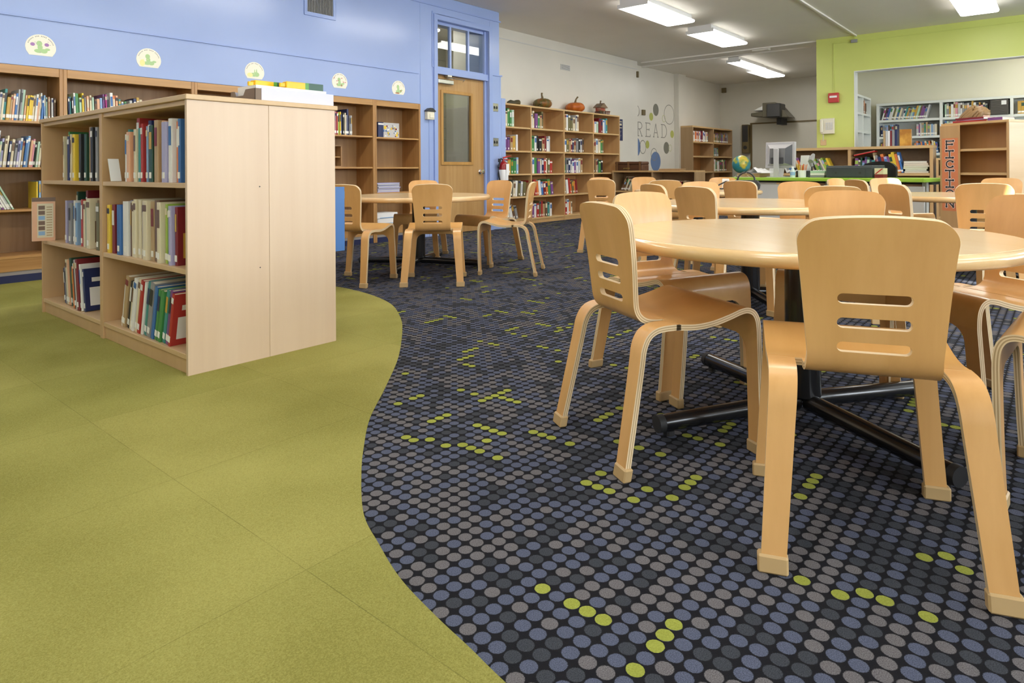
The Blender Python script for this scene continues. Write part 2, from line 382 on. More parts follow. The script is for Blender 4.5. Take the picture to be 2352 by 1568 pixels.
# blue wall with the built-in bookcase recess and the door opening
YB = 6.265
wl = MB()
wl.box(-3, 5.66, YB, YB+.34, 1.705, CEIL)
wl.box(-3, 5.66, YB+.34, YB+.42, 0, CEIL)
wl.box(5.66, 5.905, YB, YB+.42, 0, CEIL)
wl.box(5.905, 6.99, YB, YB+.42, 2.86, CEIL)
wl.box(6.99, 7.20, YB, YB+.42, 0, CEIL)
wl.box(7.20, 7.235, YB, YB+.3, 0, 2.24); wl.box(7.235, 7.33, YB-.004, YB+.2, 0, 1.905)
struct(wl.build('wall_left', 'blue', bevel=.004))
t = MB(); t.box(-3, 5.63, YB-.014, YB, 2.085, 2.10); t.box(-3, 7.22, YB-.016, YB, 3.0, 3.02); t.box(5.655, 5.675, YB-.006, YB, 1.72, 2.09)
t.box(7.02, 7.245, YB-.016, YB, 2.215, 2.235)
struct(t.build('trim_1', 'blue_trim'))
# door casing
c = MB(); y0, y1 = YB-.025, YB+.12
c.box(5.885, 5.945, y0, y1, 0, 2.90); c.box(6.95, 7.03, y0, y1, 0, 2.90); c.box(5.945, 6.95, y0, y1, 2.83, 2.90); c.box(5.945, 6.95, y0+.02, y1, 2.125, 2.215)
c.box(5.865, 5.885, YB-.012, YB, 2.2, 2.93); c.box(5.945, 5.965, YB+.05, y1, 0, 2.83); c.box(6.915, 6.95, YB+.03, y1, 0, 2.83); c.box(5.80, 5.822, YB-.008, YB, 0, 1.62)
struct(c.build('trim_2', 'blue_trim', bevel=.003))
# transom above the door: three panes behind two bars
f = MB(); ya, yb = YB+.055, YB+.095
f.box(5.965, 6.915, ya, yb, 2.215, 2.235); f.box(5.965, 6.915, ya, yb, 2.79, 2.83)
for x in (6.245, 6.595): f.box(x, x+.03, ya, yb, 2.235, 2.79)
tw = struct(f.build('window_6', 'blue_trim'))
MB().box(5.965, 6.915, ya+.018, ya+.022, 2.225, 2.80).build('pane', 'glass', tw)
# oak door with a tall light of glass
yd0, yd1 = YB+.06, YB+.105
d = MB(); X0, X1 = 5.967, 6.913; gx0, gx1, gz0, gz1 = 6.10, 6.66, .96, 1.90
d.box(X0, gx0, yd0, yd1, .01, 2.122); d.box(gx1, X1, yd0, yd1, .01, 2.122); d.box(gx0, gx1, yd0, yd1, .01, gz0); d.box(gx0, gx1, yd0, yd1, gz1, 2.122)
door = struct(d.build('door_1', 'door'))
s = MB()
for a in ((gx0-.03, gx0+.012, gz0-.03, gz1+.03), (gx1-.012, gx1+.03, gz0-.03, gz1+.03)): s.box(a[0], a[1], yd0-.014, yd0, a[2], a[3])
s.box(gx0+.012, gx1-.012, yd0-.014, yd0, gz0-.03, gz0+.012); s.box(gx0+.012, gx1-.012, yd0-.014, yd0, gz1-.012, gz1+.03)
s.build('glass_bead', 'doorstop', door, bevel=.004)
MB().box(gx0, gx1, yd0+.02, yd0+.024, gz0, gz1).build('pane', 'glass', door)
h = MB(); h.lathe([(0, 0), (.034, 0), (.034, .008), (.02, .014), (.02, .03), (.03, .04), (.034, .055), (.03, .068), (0, .074)], 24)
ho = h.build('door_handle', 'chrome', door, loc=(6.835, yd0, .835), smooth=40); ho.rotation_euler = (R(90), 0, 0)
k = MB(); k.box(5.985, 6.27, yd0-.06, yd0, 2.005, 2.065); k.build('door_closer', 'metal', door, bevel=.008)
k = MB(); k.box(6.13, 6.21, YB-.02, YB+.03, 2.10, 2.124); k.tube([(6.14, YB-.0, 2.09), (6.45, YB-.02, 2.085)], .007, 8); k.tube([(6.45, YB-.02, 2.085), (6.47, yd0-.03, 2.07)], .007, 8)
k.build('closer_arm', 'metal', door)
MB().box(6.72, 6.728, yd0-.002, yd0, 0.05, 0.3).build('scuff_plate', 'door', door)
# the corridor behind the door
cw = MB(); cw.box(5.2, 8.2, 8.4, 8.5, 0, CEIL)
m = paint('corridor_block', (.55, .53, .44), .5, .03)
tc = N(m, 'ShaderNodeTexCoord'); br = N(m, 'ShaderNodeTexBrick'); mp = N(m, 'ShaderNodeMapping'); mp.inputs['Rotation'].default_value = (R(90), 0, 0)
L(m, tc.outputs['Object'], mp.inputs[0]); L(m, mp.outputs[0], br.inputs['Vector'])
br.inputs['Scale'].default_value = 1; br.inputs['Brick Width'].default_value = .4; br.inputs['Row Height'].default_value = .2; br.inputs['Mortar Size'].default_value = .006
br.inputs['Color1'].default_value = (.55, .53, .44, 1); br.inputs['Color2'].default_value = (.53, .51, .42, 1); br.inputs['Mortar'].default_value = (.38, .36, .30, 1)
L(m, br.outputs[0], m.node_tree.nodes['Principled BSDF'].inputs['Base Color']); MT['block'] = m
struct(cw.build('wall_corridor', 'block'))
struct(MB().box(5.1, 5.2, YB+.42, 8.5, 0, CEIL).box(8.2, 8.3, 6.95, 8.5, 0, CEIL).build('wall_corridor_side', 'white'))
# long white wall, its recess with the decals, the far wall
YW, YR, XB, XG = 6.91, 7.17, 17.42, 12.51
struct(MB().box(7.2, 12.41, YW, YW+.3, 0, CEIL).build('wall_white', 'white'))
struct(MB().box(12.41, 17.6, YR, YR+.3, 0, CEIL).box(14.66, 15.05, YR-.12, YR, 0, CEIL).build('wall_recess', 'white'))
struct(MB().box(7.2, 12.41, YW-.008, YW, 2.97, 2.985).build('trim_3', 'lgrey'))
struct(MB().box(XB, XB+.15, 3.2, 7.3, 0, CEIL).build('wall_far', 'back'))
# lime wall with the wide opening into the back room
g = MB(); g.box(XG, XG+.2, 2.75, 3.36, 0, CEIL); g.box(XG, XG+.2, -1.9, 2.75, 2.53, CEIL); g.box(XG, XG+.2, -4.6, -1.9, 0, CEIL)
struct(g.build('wall_lime', 'green'))
struct(MB().box(XG-.006, XG+.206, 2.738, 2.75, 0, 2.53).box(XG-.006, XG+.206, -1.9, 2.738, 2.518, 2.53).build('trim_4', 'whitewood'))
struct(MB().box(XG+.2, XB, 3.24, 3.36, 0, CEIL).build('wall_divider', 'creamroom'))
struct(MB().box(14.5, 14.65, -4.6, 3.24, 0, CEIL).build('wall_back_room', 'creamroom'))
# ceiling step, cable covers
b = MB(); b.box(12.55, 12.60, 3.36, 6.91, CEIL-.025, CEIL); b.box(13.06, 13.11, 3.36, 7.17, CEIL-.025, CEIL); b.box(12.62, 12.76, 4.25, 4.55, CEIL-.04, CEIL)
struct(b.build('trim_5', 'ceil'))
struct(MB().box(5.0, 12.51, 2.70, 2.725, CEIL-.022, CEIL).build('trim_6', 'ceil'))

# ceiling lights -------------------------------------------------------
def ceiling_light(x, y, lx, ly, label, zb=3.03):
    t = thing('ceiling_light', label, 'ceiling light', (x, y, zb))
    hx, hy = lx/2, ly/2
    MB().prism([(-hy+.05, CEIL-zb), (hy-.05, CEIL-zb), (hy-.05, .06), (hy-.01, .045), (hy-.01, .03), (-hy+.01, .03), (-hy+.01, .045), (-hy+.05, .06)], -hx, hx, 'x').build('housing', 'housing', t)
    MB().box(-hx-.004, -hx, -hy, hy, 0, .055).box(-hx-.004, -hx, -hy+.04, hy-.04, .055, CEIL-zb).build('end_plate', 'housing', t)
    MB().prism([(-hy, .03), (-hy+.01, .006), (-hy+.04, 0), (hy-.04, 0), (hy-.01, .006), (hy, .03)], -hx+.002, hx, 'x').build('diffuser', 'lens', t)
    return t
ceiling_light(8.48, 4.39, 1.44, .46, 'lit ceiling light nearest the door, first of the row running to the far wall')
ceiling_light(10.72, 4.44, 1.46, .47, 'lit ceiling light second in the row, past the one nearest the door')
ceiling_light(13.95, 5.14, 1.5, .30, 'narrow lit ceiling light above the globe, end to end with a wider one')
ceiling_light(15.42, 5.24, 1.3, .44, 'farthest lit ceiling light, touching the narrow one above the globe')
ceiling_light(10.70, .89, 1.46, .46, 'lit ceiling light close to the lime green wall')
for x, y in ((6.2, 4.39), (3.9, 4.39), (1.6, 4.39), (8.4, .89), (6.1, .89), (3.8, .89), (1.5, .89), (-.8, .89), (-.8, 4.39), (3.8, -2.6), (8.4, -2.6)):
    ceiling_light(x, y, 1.46, .46, 'lit ceiling light over the room, same make as the row near the door', ).__setitem__('group', 'ceiling lights overhead')
ceiling_light(13.3, .2, 1.2, .4, 'lit ceiling light inside the back room')
ceiling_light(6.5, 7.6, 1.3, .3, 'lit ceiling light in the corridor behind the door')

# ================================================================== CHAIRS AND TABLES
TH = .017
def sheet(prof, ylr, ny, warp=None, arch=None, name='seat', mats=('chair', 'ply', 'ply_dark'), parent=None, ends=(True, True)):
    """bent plywood: a centre line in the x-z plane swept across y, with the layers of the ply showing on its edges"""
    n = len(prof); P = [Vector((p[0], 0, p[1])) for p in prof]
    mb = MB(); LV = 5; ids = {}
    def nrm(i):
        t = (P[min(i+1, n-1)]-P[max(i-1, 0)]).normalized(); return Vector((-t.z, 0, t.x))
    for i in range(n):
        a, b = ylr(i, P[i])
        nn = nrm(i)
        for j in range(ny+1):
            y = a+(b-a)*j/ny
            ks = range(LV+1) if (j in (0, ny) or i in (0, n-1)) else (0, LV)
            for k in ks:
                q = P[i]+nn*(TH*(k/LV-.5)); q = Vector((q.x, y, q.z))
                if warp: q = warp(q)
                ids[i, j, k] = len(mb.v); mb.v.append(tuple(q))
    for i in range(n-1):
        for j in range(ny):
            for k in (0, LV):
                mb.f.append((ids[i, j, k], ids[i, j+1, k], ids[i+1, j+1, k], ids[i+1, j, k])); mb.m.append(0)
        for j in (0, ny):
            for k in range(LV):
                mb.f.append((ids[i, j, k], ids[i+1, j, k], ids[i+1, j, k+1], ids[i, j, k+1])); mb.m.append(2 if k in (1, 3) else 1)
    for e, i in zip(ends, (0, n-1)):
        for j in range(ny):
            for k in range(LV):
                mb.f.append((ids[i, j, k], ids[i, j+1, k], ids[i, j+1, k+1], ids[i, j, k+1])); mb.m.append(2 if k in (1, 3) else 1)
    return mb.build(name, list(mats), parent, smooth=50)
def lerp(a, b, t): return a+(b-a)*max(0, min(1, t))
def fine(pts, n=5):
    q = catmull([(p[0], p[1]) for p in pts], n); return [(v.x, v.y) for v in q]

def make_chair():
    t = thing('library_chair', 'x', 'chair')
    seat_p = fine([(.185, .404), (.25, .399), (.31, .404), (.37, .418), (.41, .430), (.437, .433), (.459, .424), (.472, .403), (.477, .375), (.478, .345)], 4)
    sheet(seat_p, lambda i, p: (-.21, .21), 8, name='seat', mats=('chair_seat', 'ply', 'ply_dark'), parent=t)
    # backrest: up from the seat, round the bend, flaring to the rounded top
    bp = fine([(.20, .4035), (.165, .404), (.135, .409), (.112, .424), (.100, .45), (.092, .50), (.080, .58), (.064, .66), (.050, .72), (.044, .745), (.041, .758)], 6)
    def yb(i, p):
        z = p.z; wv = lerp(.134, .131, (z-.404)/.05) if z < .45 else lerp(.131, .153, (z-.45)/.26)
        rc = .045
        if z > .758-rc: wv -= rc-math.sqrt(max(0, rc*rc-(z-.758+rc)**2))
        return (-wv, wv)
    def warp(q):
        k = max(0, min(1, (q.z-.44)/.25)); u = (q.y/.15)**2
        return Vector((q.x+.016*u*k, q.y, q.z-.012*u*max(0, min(1, (q.z-.62)/.12))))
    back = sheet(bp, yb, 16, warp=warp, name='backrest', parent=t)
    cut = MB()
    for z in (.578, .524, .470):
        pts = []
        for s_, a0 in ((1, -90), (-1, 90)):
            for q in range(9):
                an = R(a0+180*q/8); pts.append((s_*.061+.0115*math.cos(an), z+.0115*math.sin(an)))
        cut.prism(pts, .0, .2, 'x')
    co = cut.build('cutter', ['ply'])
    bo = back.modifiers.new('b', 'BOOLEAN'); bo.operation = 'DIFFERENCE'; bo.solver = 'EXACT'; bo.object = co
    bpy.context.view_layer.update()
    me = bpy.data.meshes.new_from_object(back.evaluated_get(bpy.context.evaluated_depsgraph_get()))
    back.modifiers.clear(); back.data = me; bpy.data.objects.remove(co, do_unlink=True)
    me.name = 'backrest'
    for p in me.polygons:
        c = p.center
        if abs(c.y) < .0735 and p.normal.x**2 < .3 and any(abs(c.z-z) < .0119 for z in (.578, .524, .470)): p.material_index = 1
    me.set_sharp_from_angle(angle=R(50))
    for s_ in (-1, 1):
        fp = fine([(.478, .347), (.477, .30), (.475, .22), (.471, .10), (.4665, .012)], 4)
        def yf(i, p, s_=s_):
            k = 1-p.z/.345; o = lerp(.21, .233, k)
            inn = lerp(.158, .184, k)
            dz = p.z-.295
            if dz > 0: inn -= .05-math.sqrt(max(0, .05**2-min(.05, dz)**2))
            return tuple(sorted((s_*inn, s_*o)))
        lg = sheet(fp, yf, 3, name='leg', parent=t)
        MB().box(.4665-.0135, .4665+.0135, s_*.2085-.031, s_*.2085+.031, 0, .036).build('foot_cap', 'cap', lg, bevel=.004)
        rp = fine([(.20, .4035), (.15, .4035), (.118, .398), (.093, .382), (.076, .35), (.066, .30), (.035, .15), (.006, .012)], 4)
        def yr(i, p, s_=s_):
            k = 1-p.z/.40; return tuple(sorted((s_*lerp(.150, .184, k), s_*lerp(.21, .234, k))))
        lg = sheet(rp, yr, 3, name='leg', parent=t)
        cp = MB().box(-.0135, .0135, s_*.209-.031, s_*.209+.031, 0, .036)
        cp.v = [(x+.006+(z-.012)*.2, y, z) for x, y, z in cp.v]
        cp.build('foot_cap', 'cap', lg, bevel=.004)
    return t
chair0 = make_chair(); first = [True]
CH = 'school library chairs of bent plywood'
def chair(x, y, az, label):
    o = chair0 if first[0] else copy_tree(chair0)
    first[0] = False
    o.location = (x, y, .002 if False else 0); o.rotation_euler[2] = R(az)
    o['label'] = label; o['category'] = 'chair'; o['group'] = CH
    return o
# around the nearest table
chair(1.497, .280, 21.1, 'largest plywood chair, its slotted back square to us, in front of the nearest table')
chair(1.689, 1.124, -29.8, 'plywood chair facing away at the near table, side edge and seat open to view')
chair(2.611, 1.48, -114, 'plywood chair with pale shining backrest facing us behind the side-on chair')
chair(3.24, .74, 186, 'plywood chair facing us straight across the nearest table, honey toned top')
chair(3.03, .055, 140, 'plywood chair cut by the picture edge, backrest rising beside the near table')
chair(2.235, -.36, 86, 'plywood chair mostly outside the picture, only its seat front and legs showing')
# around the table by the bookcase wall
chair(2.892, 4.113, 21.9, 'plywood chair half hidden behind the pale island bookcase')
chair(3.318, 3.558, 42.2, 'plywood chair with slotted back toward us at the table by the oak door')
chair(4.352, 3.349, 118.8, 'plywood chair seen side-on in front of the tall wall bookcase')
chair(4.86, 4.18, 182, 'plywood chair below the fire extinguisher, slots showing blue wall')
chair(4.60, 5.03, 216, 'plywood chair facing us behind the table by the oak door')
# around the second table and beyond
chair(3.50, 1.64, -19, 'plywood chair turned away with one slot showing above the nearest tabletop')
chair(3.97, 2.16, -30, 'plywood chair turned away behind the pale shining backrest')
chair(4.93, 2.22, 226, 'plywood chair facing us at the far edge of the second table')
chair(5.22, 1.52, 190, 'plywood chair facing us before the white desk panel')
chair(3.96, .97, 22, 'plywood chair with only its dark top edge above the chair across the near table')
chair(4.66, .86, -48, 'plywood chair turned away with a bright rim, right of the honey toned one')
chair(4.98, .36, 12, 'plywood chair with a streak of sunlight down its slotted back')
chair(7.26, 1.36, 222, 'plywood chair bleached white by sunlight in front of the desk')
chair(7.50, .43, 186, 'plywood chair facing us beneath the orange lettered bookcase')
chair(6.83, 1.72, 255, 'small pale chair back in front of the printer')
chair(6.17, 1.40, -44, 'small brown chair back just left of the sunlit white one')
chair(5.66, 3.60, 12, 'plywood chair turned away beside the tall wall bookcase')
chair(7.05, 4.50, 240, 'plywood chair almost hidden, pale top just above the one by the wall bookcase')
chair(7.52, 4.10, 206, 'pale chair facing us in front of the low divider bookcase')
chair(5.42, 2.73, 38, 'brownish chair turned away in front of the low divider bookcase')
chair(5.26, 2.04, -12, 'greyish chair turned away below the handbag handle')
chair(7.42, 3.02, 200, 'orange toned chair behind the handbag, under the globe')

def table(x, y, rot, label, r=.65, T=.637):
    t = thing('round_table', label, 'table', (x, y, 0), R(rot), 'round library tables')
    MB().lathe([(0, T), (r-.022, T), (r-.022, T-.043), (0, T-.043)], 96).build('tabletop', 'table', t, smooth=40)
    ring = [(r-.0221, T-.0005)] + [(r-.022+.022*math.sin(R(a)), T-.0215+.0213*math.cos(R(a))) for a in range(15, 180, 15)] + [(r-.0221, T-.043)]
    MB().lathe(ring, 96).build('edge_band', 'band', t, smooth=60)
    MB().lathe([(0, T-.044), (.16, T-.044), (.16, T-.052), (.058, T-.058), (.058, .075), (0, .075)], 40).build('column', 'black', t, smooth=40)
    for k in range(4):
        a = R(90*k); u = Vector((math.cos(a), math.sin(a), 0))
        b = MB(); b.tube([u*.03+Vector((0, 0, .055)), u*.16+Vector((0, 0, .052)), u*.555+Vector((0, 0, .040))], [.03, .029, .027], 18)
        bt = b.build('base_tube', 'black', t, smooth=40)
        MB().tube([u*.552+Vector((0, 0, .040)), u*.575+Vector((0, 0, .0395))], .0285, 18).build('end_cap', 'rubber', bt, smooth=40)
        MB().lathe([(0, 0), (.018, 0), (.018, .016), (0, .016)], 14, c=(u.x*.53, u.y*.53)).build('glide', 'rubber', bt)
    return t
table(2.397, .694, 57.5, 'nearest round wood table, among the large chairs')
table(4.30, 1.569, 40, 'round wood table second from the camera, behind the nearest one')
table(3.99, 4.45, 27, 'round wood table between the pale island bookcase and the oak door')
table(6.42, .58, 40, 'round wood table with a sunlit spot on its edge, near the orange sign')
table(6.55, 2.95, 30, 'round wood table hidden behind chairs, with the handbag on it')

# ================================================================== BOOKCASES
def bookcase(name, label, loc, rz, W, D, H, zs, mats, th=.02, base=.09, cols=1, back=True, group=None, shelf_in=.0, top_over=0, open_back=False):
    """upright case: front at local y=0, depth toward +y, x from 0 to W. zs = shelf top heights"""
    t = thing(name, label, 'bookcase', loc, rz, group)
    side, flat, inner = mats
    MB().box(-top_over, W+top_over, -top_over, D, H-th, H).build('top_board', flat, t, bevel=.0015)
    n = cols
    for i in range(n+1):
        x = (W-th)*i/n
        MB().box(x, x+th, 0, D, 0, H-th).build('side_panel' if i in (0, n) else 'divider', side, t, bevel=.0015)
    for i in range(n):
        a = (W-th)*i/n+th+.0005; b = (W-th)*(i+1)/n-.0005
        for z in zs:
            MB().box(a, b, .004+shelf_in, D-.012, z-th, z).build('shelf', flat, t, bevel=.0015)
        MB().box(a, b, .012, .03, 0, min(zs)-th).build('plinth', side, t)
    if back: MB().box(th, W-th, D-.01, D-.002, .02, H-th).build('back_panel', inner, t)
    return t

# the island: two bays each side, back to back, one top board
IX, IY, ID, IH = 1.232, 2.814, .733, 1.187
isl = thing('island_bookcase', 'pale maple island bookcase, large blank end panel facing us, on the green carpet', 'bookcase', (IX, IY, 0))
MB().box(-.006, ID+.012, -.008, 2.02, 1.165, IH).build('top_board', 'maple_x', isl, bevel=.002)
for a, b in ((0, .3715), (.3725, ID)): MB().box(a, b, 0, .019, 0, 1.1645).build('end_panel', 'maple', isl, bevel=.0015)
for a, b in ((0, .3715), (.3725, ID)): MB().box(a, b, 1.99, 2.009, 0, 1.1645).build('end_panel', 'maple_in', isl, bevel=.0015)
for a, b in ((.001, .366), (.378, ID-.001)): MB().box(a, b, .981, 1.021, 0, 1.1645).build('divider', 'maple_in', isl, bevel=.0015)
MB().box(.367, .377, .019, 1.99, .02, 1.16).build('back_panel', 'maple_in', isl)
for sgn in (0, 1):
    for ya, yb in ((.0195, .9805), (1.0215, 1.9895)):
        for z in (.087, .446, .812):
            x0, x1 = (.004, .366) if sgn == 0 else (.378, ID-.004)
            MB().box(x0, x1, ya, yb, z-.022, z).build('shelf', 'maple_x', isl, bevel=.0015)
        x0, x1 = (.012, .03) if sgn == 0 else (ID-.03, ID-.012)
        MB().box(x0, x1, ya, yb, .003, .065).build('plinth', 'maple_in', isl)
        x0, x1 = (.008, .366) if sgn == 0 else (.378, ID-.008)
        MB().box(x0, x1, ya, yb, 1.143, 1.1645).build('top_rail', 'maple_x', isl, bevel=.0015)
for x, z in ((.325, .79), (.325, .42)): MB().lathe([(0, 0), (.003, 0), (.003, .001), (0, .001)], 10).build('screw_hole', 'dark', isl, loc=(x, -.0005, z)).rotation_euler = (R(90), 0, 0)

# built-in oak bookcase along the blue wall: five units
def oak_unit(x0, x1, zs, label):
    W = x1-x0; t = thing('oak_bookcase', label, 'bookcase', (x0, YB+.0, 0), 0, 'oak bookcases built into the blue wall')
    D = .335
    for a in (0, W-.028): MB().box(a+.0005, a+.0275, -.002, D, 0, 1.704).build('side_panel', 'oak', t, bevel=.002)
    MB().box(.028, W-.028, -.001, .02, 1.635, 1.704).build('header', 'oak_x', t, bevel=.002)
    MB().box(.028, W-.028, .02, D, 1.66, 1.68).build('top_panel', 'oak_in', t)
    MB().box(.028, W-.028, D-.012, D-.004, .2, 1.66).build('back_panel', 'oak_in', t)
    for z in zs: MB().box(.0285, W-.0285, .006, D-.012, z-.019, z).build('shelf', 'oak_x', t, bevel=.002)
    MB().box(.0285, W-.0285, .0, D-.012, .188, .211).build('base_board', 'oak_x', t, bevel=.002)
    MB().box(.0285, W-.0285, .004, .024, .091, .188).build('apron', 'oak_x', t)
    MB().box(.0285, W-.0285, .01, .03, .06, .091).build('grey_strip', 'greystrip', t)
    MB().box(.0285, W-.0285, .004, .03, 0.0, .06).build('toe_base', 'navy', t)
    return t
Z3 = (1.27, .903, .572)
oak_unit(.70, 1.756, Z3, 'oak built-in bookcase cut by the picture edge, three full rows of picture books')
oak_unit(1.756, 2.816, Z3, 'oak built-in bookcase showing one book row above the island bookcase')
oak_unit(2.816, 3.876, Z3, 'oak built-in bookcase hidden by the island except for its top rail')
oak_unit(3.876, 4.934, Z3, 'oak built-in bookcase beside the end panel, few books and a mirror-backed box')
oak_unit(4.934, 5.66, (1.262, .90, .595), 'narrow oak built-in bookcase next to the blue door frame')

# tall bookcase on the white wall
WZ = (1.527, 1.157, .797, .440, .085)
wb = bookcase('wall_bookcase', 'long tall light bookcase with five rows, pumpkins on top, on the white wall', (7.30, 6.49, 0), 0, 3.66, .40, 1.88, WZ, ('shelf2', 'shelf2_x', 'shelf2_in'), th=.026, cols=4)
# low divider set at right angles to it
lb = bookcase('low_bookcase', 'low bookcase with a wooden chest on top, square to the white wall', (10.62, 6.46, 0), R(-90), 1.66, .38, .83, (.46, .085), ('walnutish', 'shelf2_x', 'walnutish_in'), th=.03, cols=2)
# tall one in the corner
cb = bookcase('corner_bookcase', 'tall narrow bookcase standing in the far corner beside the globe', (14.75, 6.74, 0), 0, 2.45, .36, 1.89, (1.52, 1.17, .79, .42, .09), ('walnutish', 'shelf2_x', 'shelf2_in'), th=.035, cols=2)
# low bookcase behind the desk
db = bookcase('desk_bookcase', 'low brown bookcase behind the desk, filled with leaning books', (12.05, 3.92, 0), R(-90), 2.38, .36, 1.205, (.77, .40, .085), ('shelf2', 'shelf2_x', 'walnutish_in'), th=.045, cols=2, top_over=.01)
db2 = bookcase('side_bookcase', 'short bookcase with red books between the desk and the orange sign', (12.06, 1.50, 0), R(-90), .9, .34, 1.0, (.73, .40, .085), ('shelf2', 'shelf2_x', 'walnutish_in'), th=.03, cols=1)
# white shelving in the back room
ws = bookcase('white_shelving', 'white shelving full of books across the back room', (14.02, 2.70, 0), R(-90), 4.1, .38, 2.07, (1.755, 1.44, 1.12, .8, .45, .1), ('whitewood',)*3, th=.045, cols=4)
ws2 = bookcase('white_cube_shelf', 'white cubby shelf against the side wall of the back room', (12.75, 2.79, 0), 0, 1.26, .36, 2.18, (1.86, 1.53, 1.2, .85, .5, .12), ('whitewood',)*3, th=.04, cols=2)

# empty bookcase with the lettered sign
fb = bookcase('angled_bookcase', 'empty wooden bookcase set at an angle, orange lettered sign down its side', (8.13+.71*math.cos(R(59)), .40+.71*math.sin(R(59)), 0), R(59+180), .71, .225, 1.33, (1.05, .80, .55, .30, .085), ('shelf2', 'shelf2_x', 'shelf2_in'), th=.025)
MB().box(.0, .215, -.02, 0, 0, 1.305).build('front_panel', 'shelf2', fb, bevel=.002)
MB().box(.71, .713, 0, .225, .0, 1.30).build('end_veneer', 'maple_x', fb)

# ================================================================== BOOKS
CC = {'red': (.42, .035, .03), 'dark red': (.20, .015, .02), 'orange': (.72, .20, .05), 'yellow': (.80, .56, .04), 'golden': (.55, .33, .05), 'green': (.06, .25, .07), 'lime green': (.35, .5, .08), 'dark green': (.02, .07, .04), 'teal': (.05, .26, .25),
      'pale green': (.42, .60, .45), 'blue': (.05, .16, .42), 'light blue': (.25, .42, .66), 'navy': (.015, .025, .10), 'lavender': (.42, .40, .62), 'purple': (.20, .07, .24), 'pink': (.70, .30, .36), 'peach': (.75, .42, .25), 'white': (.78, .77, .74),
      'cream': (.72, .64, .45), 'tan': (.45, .31, .16), 'brown': (.16, .085, .045), 'grey': (.27, .27, .28), 'pale grey': (.52, .52, .52), 'black': (.02, .02, .022), 'olive': (.16, .14, .06), 'magenta': (.42, .03, .22)}
CM = {k: mat('cover_'+k.replace(' ', '_'), v, .38) for k, v in CC.items()}
KEYS = list(CC)
ORD = 'first second third fourth fifth sixth seventh eighth ninth tenth eleventh twelfth 13th 14th 15th 16th 17th 18th 19th 20th 21st 22nd 23rd 24th 25th 26th 27th 28th 29th 30th 31st 32nd 33rd 34th'.split()
CONTRAST = {'white': 'blue', 'cream': 'brown', 'black': 'white', 'navy': 'white', 'yellow': 'black', 'red': 'white', 'blue': 'white', 'grey': 'black', 'tan': 'dark red'}
def book_mesh(t, h, d, col, detail, rng):
    """spine on the local y=0 side; local x is the thickness"""
    c = .0022; mb = MB()
    rs = min(.004, t*.25)
    outer = [(0, d), (0, rs), (rs*.4, rs*.3), (t*.5, 0), (t-rs*.4, rs*.3), (t, rs), (t, d)]
    inner = [(t-c, d), (t-c, rs+.002), (c, rs+.002), (c, d)]
    # boards and spine as three solid strips
    mb.prism([outer[0], outer[1], inner[2], inner[3]], 0, h, 'z', 0)
    mb.prism(outer[1:6] + [inner[1], inner[2]], 0, h, 'z', 0)
    mb.prism([outer[6], inner[0], inner[1], outer[5]], 0, h, 'z', 0)
    z0 = .018; z1 = z0+.028
    yy = -.0006
    band = CONTRAST.get(col, rng.choice(('cream', 'white', 'golden', 'black', 'navy')))
    k = rng.random()
    if k < .75:
        a, b = (h*.58, h*.88) if k < .4 else (h*.82, h*.93)
        q = .12 if k < .4 else .02
        mb.poly([(t*q, yy, a), (t*(1-q), yy, a), (t*(1-q), yy, b), (t*q, yy, b)], 1)
    if detail:
        # printed panel on the right-hand cover
        mb.poly([(t+.0004, d*.12, h*.12), (t+.0004, d*.88, h*.12), (t+.0004, d*.88, h*.55), (t+.0004, d*.12, h*.55)], 1)
        mb.poly([(t+.0004, d*.18, h*.68), (t+.0004, d*.82, h*.68), (t+.0004, d*.82, h*.78), (t+.0004, d*.18, h*.78)], 1)
    pg = MB().box(c, t-c, rs+.002, d-.004, .003, h-.003, 0)
    lw = min(t*.96, .022)
    lab = MB().box(t/2-lw/2, t/2+lw/2, -.0012, .0002, z0, z1, 0)
    return mb, pg, lab, band
NB = [0]
def book(frame, u, p, z, t, h, d, col, lean, label, group, detail=False, sticker=True, rng=random):
    """frame = (origin, unit along the shelf, unit into the shelf)"""
    O, U, V = frame
    mb, pg, lab, band = book_mesh(t, h, d, col, detail, rng)
    if detail:
        o = mb.build('book', [CM[col], CM[band]])
        pg.build('page_block', 'pages', o)
        if sticker: lab.build('spine_label', 'sticker', o)
    else:
        off = len(mb.v); mb.v += pg.v; mb.f += [tuple(i+off for i in f) for f in pg.f]; mb.m += [2]*len(pg.f)
        if sticker: off = len(mb.v); mb.v += lab.v; mb.f += [tuple(i+off for i in f) for f in lab.f]; mb.m += [3]*len(lab.f)
        o = mb.build('book', [CM[col], CM[band], MT['pages'], MT['sticker']])
    pos = O+U*u+V*p; a = R(lean)
    M = Matrix(((U.x, V.x, 0, pos.x), (U.y, V.y, 0, pos.y), (0, 0, 1, z+.0005), (0, 0, 0, 1)))
    if lean > 0: M = M @ Matrix.Translation((0, 0, t*math.sin(a))) @ Matrix.Rotation(a, 4, 'Y')
    elif lean < 0: M = M @ Matrix.Rotation(a, 4, 'Y')
    o.matrix_world = M
    NB[0] += 1
    return tag(o, label, 'book', group)
